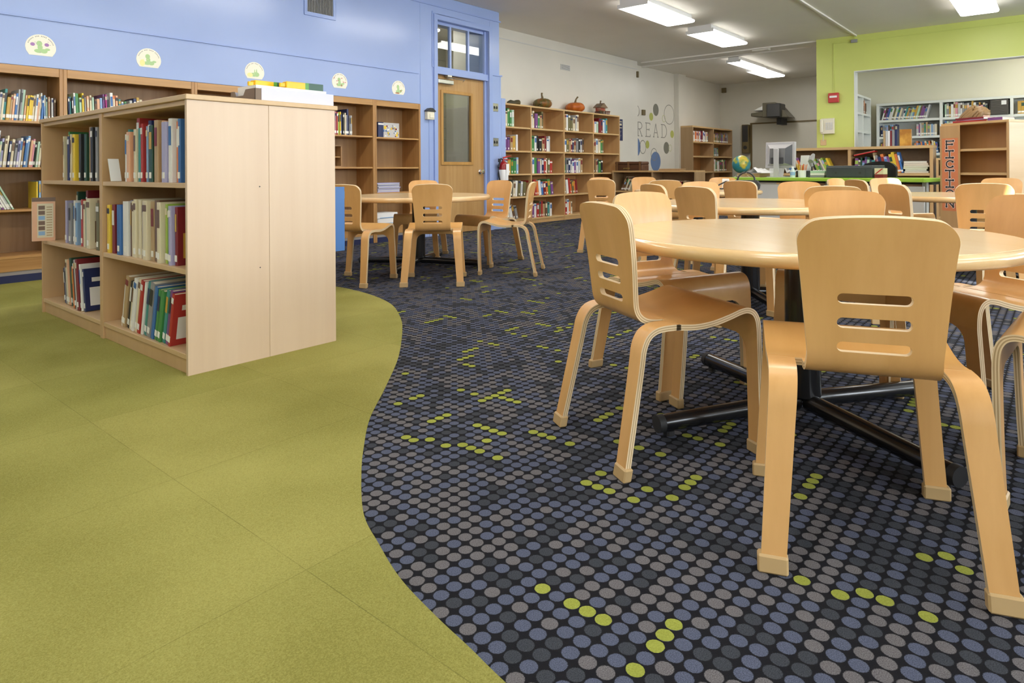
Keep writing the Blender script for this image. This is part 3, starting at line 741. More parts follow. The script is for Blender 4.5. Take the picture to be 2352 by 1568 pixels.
def row(frame, z, specs, where, group, u0=0, lean=0, gap=.0012, dep=.19, detail=False, seed=1, prot=.03):
    """specs: (thickness mm, height mm, colour[, how far in from the shelf edge mm])"""
    rng = random.Random(seed); u = u0
    for i, s in enumerate(specs):
        t, h, col = s[0]/1000, s[1]/1000, s[2]
        p = (s[3]/1000 if len(s) > 3 else prot+rng.uniform(-.008, .012))
        a = R(abs(lean)); step = t/math.cos(a)+gap
        size = 'thick' if t > .032 else ('thin' if t < .014 else ('tall' if h > .29 else ''))
        lb_ = ' '.join((size+' '+col+' book, '+ORD[i]+' from left, '+where).split())
        book(frame, u, p, z, t, h, dep*(.92+.16*rng.random()), col, lean, lb_, group, detail, rng.random() < .85, rng)
        u += step
    return u
def auto(n, rng, tmin, tmax, hmin, hmax, pal=None):
    return [(rng.uniform(tmin, tmax), rng.uniform(hmin, hmax), rng.choice(pal or KEYS)) for _ in range(n)]

V3 = Vector
# --- island, open side toward the bookcase wall: u runs toward the camera
near = (V3((IX, IY+.981, 0)), V3((0, -1, 0)), V3((1, 0, 0)))      # u=0 at the divider
farb = (V3((IX, IY+1.99, 0)), V3((0, -1, 0)), V3((1, 0, 0)))      # u=0 at the far end panel
NT = [(9, 225, 'cream', 60), (22, 262, 'teal', 55), (20, 235, 'white', 30), (38, 245, 'peach', 25), (30, 312, 'red', 55), (26, 255, 'cream', 25), (24, 258, 'teal', 32), (22, 278, 'red', 30), (20, 265, 'light blue', 42), (30, 290, 'navy', 40), (40, 265, 'dark green', 26), (14, 240, 'black', 50), (38, 285, 'tan', 20), (24, 280, 'peach', 34), (48, 272, 'lavender', 18), (34, 285, 'white', 24), (26, 270, 'orange', 40), (22, 280, 'blue', 30)]
row(near, .812, NT, 'top shelf, near bay of island bookcase', 'books in the island bookcase', .17, 0, detail=True, seed=11, dep=.22, gap=.011)
FT = [(14, 262, 'cream', 40), (22, 288, 'green', 55), (34, 258, 'navy', 34), (22, 268, 'cream', 30), (26, 275, 'dark red', 120), (36, 262, 'yellow', 10), (30, 262, 'black', 22), (36, 260, 'dark green', 30), (40, 296, 'tan', 35), (34, 290, 'black', 18), (30, 288, 'grey', 22)]
row(farb, .812, FT, 'top shelf, far bay of island bookcase', 'books in the island bookcase', .25, 0, detail=True, seed=12, dep=.22, gap=.03)
NM = [(34, 245, 'yellow', 15), (38, 248, 'dark red', 22), (24, 268, 'lavender', 90), (44, 250, 'blue', 14), (62, 268, 'white', 22), (14, 262, 'brown', 30), (24, 272, 'cream', 26), (26, 282, 'cream', 20), (28, 278, 'cream', 28), (26, 270, 'lavender', 30), (46, 278, 'cream', 16), (36, 275, 'tan', 30), (50, 282, 'brown', 28), (34, 275, 'cream', 12), (22, 268, 'lime green', 30), (22, 255, 'green', 26), (26, 262, 'lavender', 14), (22, 258, 'dark red', 26)]
row(near, .446, NM, 'middle shelf, near bay of island bookcase', 'books in the island bookcase', .02, 0, detail=True, seed=13, dep=.22, gap=.013)
FM = [(26, 248, 'lavender', 35), (24, 300, 'dark green', 80), (40, 236, 'grey', 26), (22, 252, 'white', 34), (26, 240, 'light blue', 30), (28, 310, 'dark red', 70), (30, 262, 'red', 30), (32, 256, 'cream', 26), (28, 250, 'teal', 22), (52, 272, 'cream', 10), (38, 262, 'brown', 40), (44, 250, 'olive', 16)]
row(farb, .446, FM, 'middle shelf, far bay of island bookcase', 'books in the island bookcase', .30, 0, detail=True, seed=14, dep=.22, gap=.02)
NBs = [(12, 232, 'yellow', 40), (14, 215, 'white', 30), (36, 262, 'tan', 24), (22, 240, 'black', 30), (24, 240, 'cream', 26), (32, 262, 'white', 18), (26, 268, 'cream', 22), (28, 262, 'red', 18), (18, 258, 'white', 20), (30, 262, 'teal', 24), (42, 262, 'grey', 18), (26, 250, 'blue', 16), (28, 240, 'green', 18), (30, 240, 'green', 14), (28, 246, 'teal', 20), (24, 250, 'purple', 18), (22, 240, 'red', 12)]
row(near, .087, NBs, 'bottom shelf, near bay of island bookcase', 'books in the island bookcase', .14, 13, detail=True, seed=15, dep=.22, gap=.011)
FBs = [(20, 205, 'navy', 40), (20, 218, 'grey', 36), (22, 262, 'cream', 34), (20, 262, 'peach', 32), (30, 275, 'dark green', 36), (20, 225, 'teal', 34), (20, 235, 'orange', 24), (26, 275, 'black', 22), (16, 280, 'pale grey', 16), (30, 285, 'dark red', 14), (18, 260, 'white', 20), (22, 235, 'navy', 26)]
row(farb, .087, FBs, 'bottom shelf, far bay of island bookcase', 'books in the island bookcase', .27, -9, detail=True, seed=16, dep=.22, gap=.012)
# face-out catalogue leaning out at the far end of the middle shelf, and a picture card in the top bay
pb = thing('picture_magazine', 'tall peach magazine with a column of photos, sticking out of the island bookcase', 'magazine', (1.236, 4.72, .447), R(-12))
mb = MB(); mb.box(-.075, .04, 0, .012, 0, .262, 0); mb.box(-.076, .041, -.0006, 0, .238, .2625, 1)
mb.box(-.05, .03, -.0008, 0, .02, .225, 2)
for i in range(6): mb.box(-.044, -.012, -.0013, 0, .034+i*.031, .058+i*.031, 3 if i % 3 == 0 else 4)
for i in range(12): mb.box(-.004, .024, -.0012, 0, .03+i*.0155, .036+i*.0155, 5)
mb.build('cover', [CM['peach'], CM['brown'], CM['cream'], CM['light blue'], CM['brown'], CM['tan']], pb)
MB().box(-.0765, .038, .002, .010, .002, .26).build('page_block', 'pages', pb)
cd_ = MB().box(0, .002, 0, .05, 0, .12).build('card', 'paper'); tag(cd_, 'pale card leaning against the books in the near top bay', 'card')
cd_.matrix_world = Matrix.Translation((1.28, 3.665, .815)) @ Matrix.Rotation(R(90), 4, 'Z') @ Matrix.Rotation(R(20), 4, 'Y')
# blue book out on the far side of the island
bk = book((V3((IX+ID+.09, 2.86, 0)), V3((0, 1, 0)), V3((-1, 0, 0))), 0, 0, .446, .05, .33, .25, 'blue', 0, 'large worn blue book sticking out behind the end panel beside the chair', 'books in the island bookcase', True, False, random.Random(3))

# --- oak bookcase: u runs along +x
def oakrow(x0, z, specs, where, lean=0, seed=1, gap=.0015): return row((V3((x0, YB, 0)), V3((1, 0, 0)), V3((0, 1, 0))), z, specs, where, 'picture books in the oak bookcases', 0, lean, gap, .21, False, seed, .03)
A1 = [(16, 245, 'orange'), (9, 235, 'pale green'), (15, 215, 'pale grey'), (13, 208, 'cream'), (17, 245, 'teal'), (22, 180, 'golden'), (13, 200, 'tan'), (14, 210, 'peach'), (14, 214, 'blue'), (13, 248, 'pale grey'), (11, 250, 'grey'), (17, 248, 'pale green'), (12, 205, 'peach'), (13, 205, 'yellow'), (13, 206, 'yellow'), (12, 204, 'yellow'), (13, 206, 'cream'), (14, 216, 'white'), (12, 190, 'peach'), (12, 220, 'cream'), (16, 185, 'blue')]
oakrow(1.30, Z3[0], A1, 'top shelf, first oak bookcase', 5, 21)
oakrow(1.615, Z3[0], [(7, 232, 'white'), (8, 214, 'light blue'), (8, 200, 'pale green'), (8, 204, 'peach'), (12, 195, 'pale grey'), (8, 195, 'brown')], 'upright end of the top shelf, first oak bookcase', 0, 22, .009)
A2 = [(12, 190, 'pale grey'), (15, 285, 'white'), (12, 200, 'pale green'), (14, 225, 'lavender'), (12, 222, 'cream'), (11, 248, 'cream'), (14, 205, 'navy'), (18, 220, 'cream'), (14, 188, 'grey'), (13, 210, 'lavender'), (14, 232, 'white'), (12, 210, 'tan'), (12, 235, 'blue'), (16, 250, 'light blue'), (14, 215, 'peach'), (13, 226, 'pink'), (10, 196, 'black'), (13, 206, 'pale green'), (15, 190, 'cream')]
oakrow(1.29, Z3[1], A2, 'second shelf, first oak bookcase', 6, 23, .003)
A3 = [(18, 190, 'golden'), (14, 205, 'lavender'), (14, 215, 'cream'), (14, 205, 'white'), (12, 260, 'pale green'), (16, 270, 'light blue'), (12, 235, 'pink'), (11, 255, 'lavender'), (16, 240, 'peach'), (12, 245, 'grey'), (12, 215, 'purple'), (13, 214, 'white'), (13, 212, 'white'), (12, 210, 'pale grey'), (12, 265, 'pale green')]
oakrow(1.18, Z3[2], A3, 'third shelf, first oak bookcase', -26, 24, .002)
oakrow(1.575, Z3[2], [(11, 215, 'yellow'), (14, 222, 'light blue'), (10, 218, 'white')], 'upright end of the third shelf, first oak bookcase', 0, 25, .006)
B1 = [(9, 252, 'lime green'), (10, 215, 'navy'), (9, 218, 'teal'), (9, 210, 'black'), (13, 250, 'white'), (22, 250, 'green'), (17, 215, 'pale green'), (14, 255, 'yellow'), (12, 222, 'grey'), (16, 232, 'peach'), (14, 240, 'cream'), (16, 225, 'pale green'), (14, 210, 'brown'), (22, 215, 'peach'), (18, 225, 'light blue'), (14, 258, 'purple'), (12, 258, 'magenta'), (14, 245, 'grey'), (22, 275, 'white'), (18, 255, 'orange'), (18, 256, 'peach'), (18, 225, 'teal'), (16, 205, 'white'), (18, 208, 'green'), (22, 180, 'cream'), (22, 222, 'pale grey'), (24, 240, 'navy'), (22, 252, 'golden'), (22, 235, 'cream'), (24, 225, 'pink'), (24, 210, 'pale green'), (24, 200, 'lavender'), (24, 240, 'orange')]
oakrow(1.79, Z3[0], B1, 'top shelf, second oak bookcase', -2, 26, .004)
D1 = [(13, 205, 'teal'), (15, 268, 'dark red'), (16, 262, 'pink'), (15, 258, 'red'), (20, 255, 'lime green'), (14, 262, 'yellow'), (17, 240, 'navy'), (14, 248, 'black'), (14, 252, 'cream'), (19, 228, 'grey'), (22, 300, 'navy'), (16, 225, 'grey'), (13, 228, 'pale grey')]
oakrow(4.37, Z3[0], D1, 'top shelf, fourth oak bookcase', 0, 27, .004)

# --- wall bookcase: books on about five shelves of four bays
WALLPAL = ['red', 'dark red', 'navy', 'white', 'cream', 'grey', 'tan', 'teal', 'green', 'black', 'purple', 'orange', 'pale grey', 'brown', 'blue', 'white', 'cream', 'olive']
FIX = {(0, 0): ['cream', 'green', 'green', 'pale green'], (0, 3): ['red', 'orange', 'white', 'pale green', 'dark red', 'dark red', 'white', 'light blue', 'teal'], (1, 0): ['purple', 'purple', 'tan', 'golden', 'white'], (2, 0): ['pale grey', 'golden', 'green', 'green', 'light blue'], (1, 1): ['red', 'green', 'white', 'black', 'black', 'tan', 'dark red', 'white', 'pale grey'], (4, 2): ['red', 'red', 'white', 'orange', 'cream']}
CNT = [[4, 7, 8, 9], [5, 9, 11, 6], [5, 10, 10, 6], [8, 10, 8, 3], [5, 10, 5, 0]]
LEANS = {(3, 0): 4, (3, 1): -8, (3, 2): -8, (4, 0): -16, (2, 1): 0}
rng = random.Random(77)
RN = ('top', 'second', 'third', 'fourth', 'bottom'); CN = ('first', 'second', 'third', 'last')
for r in range(5):
    for c in range(4):
        n = CNT[r][c]
        if not n: continue
        x0 = 7.30+(3.66-.026)*c/4+.03+(.30 if c == 0 else 0)
        pal = FIX.get((r, c))
        tt = {0: 54, 1: 58, 2: 58, 3: 56, 4: 56}[r]
        hmax = 265 if r else 300
        sp = [(rng.uniform(tt-14, tt+14), rng.uniform(205, hmax), (pal[i % len(pal)] if pal else rng.choice(WALLPAL))) for i in range(n)]
        row((V3((x0, 6.49, 0)), V3((1, 0, 0)), V3((0, 1, 0))), WZ[r], sp, '%s shelf, %s bay of tall wall bookcase' % (RN[r], CN[c]), 'books in the tall wall bookcase', 0, LEANS.get((r, c), 0), .006, .2, False, 100+r*10+c, .05)

# --- the smaller, farther books, all in one
SB = MB(); SBM = {k: i for i, k in enumerate(KEYS)}
def far_row(O, U, V, z, n, tmin, tmax, hmin, hmax, lean, pal, seed, u0=0, gap=.002, dep=.2, prot=.03):
    rng = random.Random(seed); u = u0; a = R(lean)
    for i in range(n):
        t = rng.uniform(tmin, tmax); h = rng.uniform(hmin, hmax); col = rng.choice(pal)
        pg_i, lb_i = len(KEYS), len(KEYS)+1
        mb = MB().box(0, t, 0, dep, 0, h, SBM[col]); mb.box(t*.12, t*.88, .004, dep-.004, h, h+.0006, pg_i)
        mb.box(t*.02, t*.98, -.001, 0, .02, .05, lb_i)
        if rng.random() < .6: mb.box(t*.05, t*.95, -.0008, 0, h*.6, h*.85, SBM[rng.choice(KEYS)])
        off = len(SB.v); p = prot+rng.uniform(-.01, .01)
        for x, y, q in mb.v:
            X = x*math.cos(a)+q*math.sin(a); Z = -x*math.sin(a)+q*math.cos(a)+(t*math.sin(a) if lean > 0 else 0)
            P = O+U*(u+X)+V*(y+p); SB.v.append((P.x, P.y, z+Z+.0006))
        SB.f += [tuple(i_+off for i_ in f) for f in mb.f]; SB.m += mb.m
        u += t/math.cos(a)+gap
    return u
dX, dY = V3((1, 0, 0)), V3((0, 1, 0)); mY = V3((0, -1, 0))
MIXP = ['red', 'tan', 'cream', 'grey', 'brown', 'green', 'yellow', 'white', 'lime green', 'purple', 'blue', 'black', 'orange', 'golden']
WHP = ['tan', 'cream', 'grey', 'brown', 'olive', 'blue', 'pale green', 'white', 'teal', 'golden', 'purple', 'pale grey', 'light blue']
far_row(V3((12.05, 3.87, 0)), mY, dX, .77, 21, .022, .045, .2, .29, -24, MIXP, 301, .12)
far_row(V3((12.05, 2.68, 0)), mY, dX, .77, 9, .02, .05, .2, .28, 3, ['dark green', 'teal', 'navy', 'grey', 'purple', 'green', 'white'], 302, .02)
far_row(V3((12.05, 2.68, 0)), mY, dX, .77, 10, .025, .045, .24, .34, -12, ['lavender', 'purple', 'orange', 'tan', 'yellow', 'peach', 'grey', 'blue', 'navy', 'tan', 'dark red'], 303, .36)
far_row(V3((14.02, 2.65, 0)), mY, dX, 1.755, 24, .02, .035, .19, .27, 15, WHP, 304, .03)
far_row(V3((14.02, 1.64, 0)), mY, dX, 1.755, 19, .022, .04, .18, .27, 0, ['golden', 'pale grey', 'grey', 'pink', 'white', 'cream', 'blue', 'yellow', 'tan', 'cream', 'pale green'], 305, .03)
far_row(V3((14.02, 2.65, 0)), mY, dX, 1.44, 9, .02, .035, .19, .23, 0, ['blue', 'navy', 'light blue', 'dark red', 'brown', 'grey'], 306, .02)
far_row(V3((14.02, 2.65, 0)), mY, dX, 1.44, 11, .02, .04, .19, .25, 0, WHP, 307, .60)
far_row(V3((14.02, 1.64, 0)), mY, dX, 1.44, 12, .022, .04, .18, .25, 0, WHP, 308, .03)
far_row(V3((14.02, 2.65, 0)), mY, dX, 1.12, 8, .02, .035, .19, .24, 0, ['black', 'golden', 'light blue', 'olive', 'brown'], 309, .02)
far_row(V3((14.02, 2.65, 0)), mY, dX, 1.12, 12, .02, .035, .17, .23, -6, ['tan', 'grey', 'orange', 'teal', 'blue', 'cream'], 310, .58)
far_row(V3((14.02, .60, 0)), mY, dX, 1.755, 6, .03, .05, .2, .27, 0, ['golden', 'orange', 'cream'], 311, .03)
far_row(V3((12.80, 2.79, 0)), dX, dY, 1.86, 3, .03, .05, .2, .25, 0, ['golden', 'cream'], 312, .0)
far_row(V3((13.42, 2.79, 0)), dX, dY, 1.86, 7, .03, .05, .2, .26, 0, ['grey', 'cream', 'brown', 'peach', 'white'], 313, .02)
far_row(V3((14.79, 6.74, 0)), dX, dY, 1.52, 17, .04, .07, .22, .28, 0, ['white', 'cream', 'blue', 'dark red', 'brown', 'orange', 'purple', 'white'], 314, .0)
far_row(V3((15.99, 6.74, 0)), dX, dY, 1.52, 17, .045, .07, .2, .27, 0, ['purple', 'grey', 'tan', 'brown', 'olive', 'golden'], 315, .0)
far_row(V3((15.99, 6.74, 0)), dX, dY, .79, 14, .045, .08, .24, .30, 0, ['brown', 'cream', 'green', 'dark red', 'white', 'tan'], 316, .0)
far_row(V3((15.99, 6.74, 0)), dX, dY, 1.17, 5, .05, .08, .15, .22, 0, ['dark green', 'green', 'grey', 'teal'], 317, .05)
far_row(V3((15.99, 6.74, 0)), dX, dY, .42, 9, .05, .08, .12, .22, 0, ['brown', 'dark red', 'yellow', 'black'], 318, .05)
far_row(V3((10.62, 6.42, 0)), mY, dX, .46, 6, .02, .03, .2, .28, 25, ['tan', 'grey', 'black', 'brown', 'cream', 'brown'], 319, .12)
far_row(V3((10.62, 5.60, 0)), mY, dX, .46, 9, .025, .05, .12, .19, 15, ['black', 'brown', 'navy', 'dark red', 'tan'], 320, .28)
far_row(V3((12.06, 1.46, 0)), mY, dX, .73, 14, .025, .045, .17, .25, 0, ['red', 'orange', 'magenta', 'brown', 'navy', 'golden'], 321, .02)
far_row(V3((12.06, 1.46, 0)), mY, dX, .40, 14, .025, .045, .2, .29, -12, ['blue', 'tan', 'navy', 'brown', 'grey', 'purple'], 322, .05)
so = SB.build('shelved_books', [CM[k] for k in KEYS]+[MT['pages'], MT['sticker']])
tag(so, 'small distant books filling the farther bookcases behind the desk and in the back room', 'books', None, 'stuff')

# ================================================================== THINGS ON THE WALLS
# round-topped stickers over the oak bookcases
def blob(mb, cx, cz, rx, rz_, y, mi, n=14): mb.poly([(cx+rx*math.cos(2*math.pi*i/n), y, cz+rz_*math.sin(2*math.pi*i/n)) for i in range(n)], mi)
STK = [(1.603, 'purple', 'round-topped sticker with green creature and purple butterflies, over the first oak bookcase'), (2.414, 'yellow', 'round-topped sticker with green creature beside a yellow lamp, second along the blue wall'),
       (3.419, 'yellow', 'round-topped sticker with a low green creature on yellow, above the crayon tray'), (4.441, 'red', 'round-topped sticker strewn with small red leaves, fourth along the blue wall'), (5.30, 'brown', 'smallest looking round-topped sticker, green creature on brown, nearest the oak door')]
for i, (x, acc, lab) in enumerate(STK):
    mb = MB(); cx, cz, r = x, 1.862, .104
    pts = [(x+.078, 1.797), (x+.098, 1.83)] + [(cx+r*math.cos(R(a)), cz+r*math.sin(R(a))) for a in range(-8, 190, 9)] + [(x-.098, 1.83), (x-.078, 1.797)]
    mb.prism(pts, YB-.0025, YB, 'y', 0)
    y = YB-.003; rng = random.Random(i)
    for k in range(22):  # arc of tiny print
        if k in (6, 10, 15): continue
        an = R(160-140*k/21); px, pz = cx+r*.86*math.cos(an), cz+r*.86*math.sin(an)
        t_ = Vector((math.sin(an), -math.cos(an))); n_ = Vector((math.cos(an), math.sin(an)))
        q = [(px+t_.x*a*.0026+n_.x*b*.004, y, pz+t_.y*a*.0026+n_.y*b*.004) for a, b in ((-1, -1), (1, -1), (1, 1), (-1, 1))]
        mb.poly(q, 3)
    for dx, dz, a, b in ([(-.01, .03, .02, .022), (-.005, .0, .018, .022), (-.015, -.03, .03, .016), (.02, -.028, .026, .018), (.045, -.012, .018, .01)] if i not in (2,) else [(-.01, -.025, .04, .02), (.02, -.02, .03, .024), (0, .0, .006, .03), (.02, .005, .006, .03)]):
        blob(mb, cx+dx, cz+dz, a, b, y, 1); y -= .0001
    spots = {0: [(-.055, .02, .016, .014), (.04, .025, .016, .014)], 1: [(-.055, -.03, .022, .03)], 2: [(-.05, -.03, .03, .022)], 3: [(rng.uniform(-.075, .075), rng.uniform(-.045, .06), .007, .005) for _ in range(9)], 4: [(-.02, -.05, .035, .008), (.035, -.02, .01, .008)]}[i]
    for dx, dz, a, b in spots: blob(mb, cx+dx, cz+dz, a, b, y-.0004, 2)
    for _ in range(8): blob(mb, cx+rng.uniform(-.08, .08), cz+rng.uniform(-.05, .06), .003, .003, y-.0003, 2, 6)
    accm = {'purple': (.38, .2, .45), 'yellow': (.9, .8, .35), 'red': (.5, .12, .12), 'brown': (.38, .14, .07)}[acc]
    tag(mb.build('wall_sticker', [mat('sticker_ground', (.86, .83, .70), .5), mat('sticker_green', (.42, .62, .30), .6), mat('sticker_accent', accm, .6), mat('sticker_print', (.25, .25, .22), .6)]), lab, 'sticker', 'stickers along the blue wall')
# air grille high on the blue wall
t = thing('air_grille', 'blue-framed air grille with dark upright slots high on the blue wall', 'vent', (4.19, YB, 2.70))
f = MB(); f.box(-.2, .2, -.012, 0, -.15, -.11); f.box(-.2, .2, -.012, 0, .11, .15); f.box(-.2, -.165, -.012, 0, -.11, .11); f.box(.165, .2, -.012, 0, -.11, .11); f.build('frame', 'blue_trim', t, bevel=.002)
MB().box(-.165, .165, -.002, 0, -.11, .11).build('backing', 'dark', t)
s_ = MB()
for i in range(17): s_.box(-.165+.0194*i+.006, -.165+.0194*i+.013, -.009, -.002, -.11, .11)
s_.build('slats', 'grey', t)
t = thing('wall_grille', 'small grey grille on the white wall above the pumpkins', 'vent', (9.76, YW, 2.71))
MB().box(-.15, .15, -.01, 0, -.05, .05).build('plate', 'lgrey', t, bevel=.002)
s_ = MB(); [s_.box(-.13, .13, -.012, -.0101, -.04+.018*i, -.03+.018*i) for i in range(5)]; s_.build('slats', 'grey', t)
# switch plates
for z, lab in ((1.76, 'steel double switch plate, upper one, on the blue wall end'), (1.26, 'steel double switch plate, lower one, above the fire extinguisher')):
    t = thing('switch_plate', lab, 'switch', (7.10, YB-.0, z), 0, 'switch plates by the oak door')
    MB().box(-.062, .062, -.007, 0, -.058, .058).build('plate', 'metal', t, bevel=.002)
    for x in (-.026, .026): MB().box(x-.013, x+.013, -.009, -.0072, -.02, .02).box(x-.006, x+.006, -.02, -.009, -.012, .006).build('toggle', 'dark', t)
# door chime with a small peaked cover
t = thing('door_chime', 'cream box with a dark peaked cover on the blue wall left of the oak door', 'door chime', (5.795, YB, 1.585))
MB().box(-.062, .062, -.055, 0, -.075, .03).build('box', 'cream', t, bevel=.006)
MB().box(-.03, .045, -.066, -.0551, -.055, .0).build('front_cover', 'cream', t, bevel=.006)
MB().prism([(-.075, .03), (.075, .03), (.07, .042), (.02, .075), (-.02, .075), (-.07, .042)], -.07, 0, 'y').build('peaked_cover', 'dark', t, bevel=.003)
# fire extinguisher
t = thing('fire_extinguisher', 'red fire extinguisher with white tag hung on the blue wall end', 'fire extinguisher', (7.175, YB-.085, .66))
MB().lathe([(0, 0), (.06, 0), (.072, .012), (.072, .26), (.06, .295), (.03, .318), (.026, .33), (0, .33)], 32).build('cylinder', 'ired', t, smooth=40)
MB().lathe([(.0725, .05), (.0729, .051), (.0729, .20), (.0725, .201)], 32).build('label', 'paper', t, smooth=40)
k = MB(); k.lathe([(0, .33), (.018, .33), (.018, .36), (0, .36)], 16); k.tube([(-.02, -.01, .372), (.03, -.03, .385), (.10, -.05, .40)], [.011, .011, .007], 8); k.tube([(0, -.01, .35), (.05, -.03, .345), (.09, -.045, .35)], .007, 8)
k.build('valve_lever', 'red', t, smooth=40)
MB().tube([(-.01, 0, .345), (-.05, 0, .36), (-.075, 0, .33), (-.10, .0, .24), (-.105, 0, .15), (-.08, 0, .05), (-.06, -.01, -.02)], .011, 10).build('hose', 'rubber', t, smooth=40)
MB().box(-.105, -.06, -.012, .012, .31, .36).build('hose_nozzle', 'rubber', t, bevel=.004)
MB().box(-.028, .038, -.0785, -.0765, .125, .285).box(-.012, .02, -.0795, -.0786, .16, .18).build('inspection_tag', 'paper', t)
MB().box(-.03, .03, .04, .085, .1, .26).build('wall_bracket', 'metal', t)
# blue notice beside the tall bookcase
t = thing('blue_notice', 'narrow navy blue notice on the white wall, edge of the tall bookcase', 'poster', (11.56, YW, 1.66))
MB().box(-.16, .22, -.004, 0, -.22, .22).build('sheet', [CM['navy']], t)
k = MB(); k.box(-.1, .19, -.005, -.0041, .16, .175); k.box(-.1, .19, -.005, -.0041, .035, .05); k.box(-.05, .18, -.005, -.0041, .09, .13)
for i in range(6): k.box(-.1, .16-.02*(i % 3), -.005, -.0041, -.03-.028*i, -.024-.028*i)
k.build('print', [CM['cream']], t)

# READ and the discs on the recessed wall
def disc(x, z, rx, ry_, key, lab, ring=None, y=YR, cut=None):
    mb = MB(); n = 48
    A = [(x+rx*math.cos(2*math.pi*i/n), z+ry_*math.sin(2*math.pi*i/n)) for i in range(n)]
    if cut is not None: A = [(max(cut, p[0]), p[1]) for p in A]
    if ring:
        B = [(x+(rx-ring)*math.cos(2*math.pi*i/n), z+(ry_-ring)*math.sin(2*math.pi*i/n)) for i in range(n)]
        for i in range(n):
            j = (i+1) % n
            if cut is not None and (A[i][0] <= cut and A[j][0] <= cut): continue
            mb.poly([(A[i][0], y-.002, A[i][1]), (A[j][0], y-.002, A[j][1]), (B[j][0], y-.002, B[j][1]), (B[i][0], y-.002, B[i][1])])
            mb.poly([(A[i][0], y-.0003, A[i][1]), (A[j][0], y-.0003, A[j][1]), (A[j][0], y-.002, A[j][1]), (A[i][0], y-.002, A[i][1])])
    else: mb.prism(A, y-.002, y-.0003, 'y')
    return tag(mb.build('wall_decal', key), lab, 'decal', 'round decals around the word READ')
DG = mat('decal_grey', (.19, .185, .15), .5); DL = mat('decal_lime', (.42, .44, .10), .5); DB = mat('decal_blue', (.13, .21, .40), .5); DR = mat('decal_line', (.24, .235, .20), .5); DY = mat('decal_pale_line', (.52, .53, .30), .5)
disc(13.725, 2.22, .135, .14, DG, 'grey disc decal above the letter A on the white wall')
disc(13.50, 2.05, .09, .09, DL, 'lime disc decal touching the upper grey disc')
disc(14.39, 2.15, .26, .235, DR, 'largest grey ring decal above the letter D', .016)
disc(14.115, 2.04, .088, .085, DY, 'small pale ring decal overlapping the largest ring', .016, YR-.002)
disc(14.54, 1.69, .09, .09, DL, 'lime disc decal right of the letter D')
disc(12.80, 1.345, .19, .215, DB, 'blue half disc decal cut by the wall edge, below the R', None, YR, 12.42)
disc(13.10, 1.35, .145, .155, DR, 'grey ring decal between the blue half disc and a lime disc', .018)
disc(13.31, 1.41, .085, .09, DL, 'lime disc decal touching a grey ring, under the E', None, YR-.002)
disc(13.70, 1.03, .24, .225, DB, 'big blue disc decal low on the wall, resting on the divider bookcase')
disc(13.62, 1.19, .15, .145, DR, 'grey ring decal overlapping the big blue disc', .016, YR-.002)
disc(14.24, 1.355, .14, .14, DG, 'grey disc decal below the letter D')
disc(14.43, 1.355, .085, .085, DY, 'small pale ring decal beside the lower grey disc', .016, YR-.002)
disc(12.76, 2.14, .20, .15, DR, 'grey ring decal cut by the wall edge above the letter R', .018, YR, 12.42)
def strokes(mb, segs, ox, oz, w, h, th, y0, y1, thin=None):
    """letter strokes in a unit cell as thin bars"""
    for (a, b, c, d, *k) in segs:
        p = Vector((ox+a*w, oz+b*h)); q = Vector((ox+c*w, oz+d*h)); t_ = (q-p).normalized(); n_ = Vector((-t_.y, t_.x))*th*(k[0] if k else 1)/2
        mb.prism([tuple(v) for v in (p-n_, q-n_, q+n_, p+n_)], y0, y1, 'y')
def arc(cx, cz, rx, rz_, a0, a1, n=10, k=1):
    P = [(cx+rx*math.cos(R(a0+(a1-a0)*i/n)), cz+rz_*math.sin(R(a0+(a1-a0)*i/n))) for i in range(n+1)]
    return [(*P[i], *P[i+1], k) for i in range(n)]
RD = {'R': [(.2, 0, .2, 1), (0, .01, .4, .01), (0, .99, .5, .99)] + arc(.5, .75, .4, .24, 90, -90) + [(.2, .51, .5, .51), (.45, .5, .9, .01), (.75, .01, 1, .01)],
      'E': [(.2, 0, .2, 1), (0, .01, .95, .01), (0, .99, .9, .99), (.2, .52, .75, .52), (.95, .0, .98, .16), (.9, 1, .92, .86), (.75, .44, .75, .6)],
      'A': [(.12, 0, .5, 1), (.5, 1, .88, 0), (.25, .33, .75, .33), (0, .01, .25, .01), (.75, .01, 1, .01)],
      'D': [(.2, 0, .2, 1), (0, .01, .45, .01), (0, .99, .45, .99)] + arc(.45, .5, .5, .49, 90, -90, 14)}
rdw = thing('wall_lettering', 'thin dark serif word READ on the recessed white wall', 'lettering', (0, 0, 0))
for ch, x0, x1 in (('R', 12.84, 13.09), ('E', 13.22, 13.46), ('A', 13.58, 13.85), ('D', 13.97, 14.27)):
    mb = MB(); strokes(mb, RD[ch], x0, 1.59, x1-x0, .31, .017, YR-.003, YR-.0003); mb.build('letter', DR, rdw)
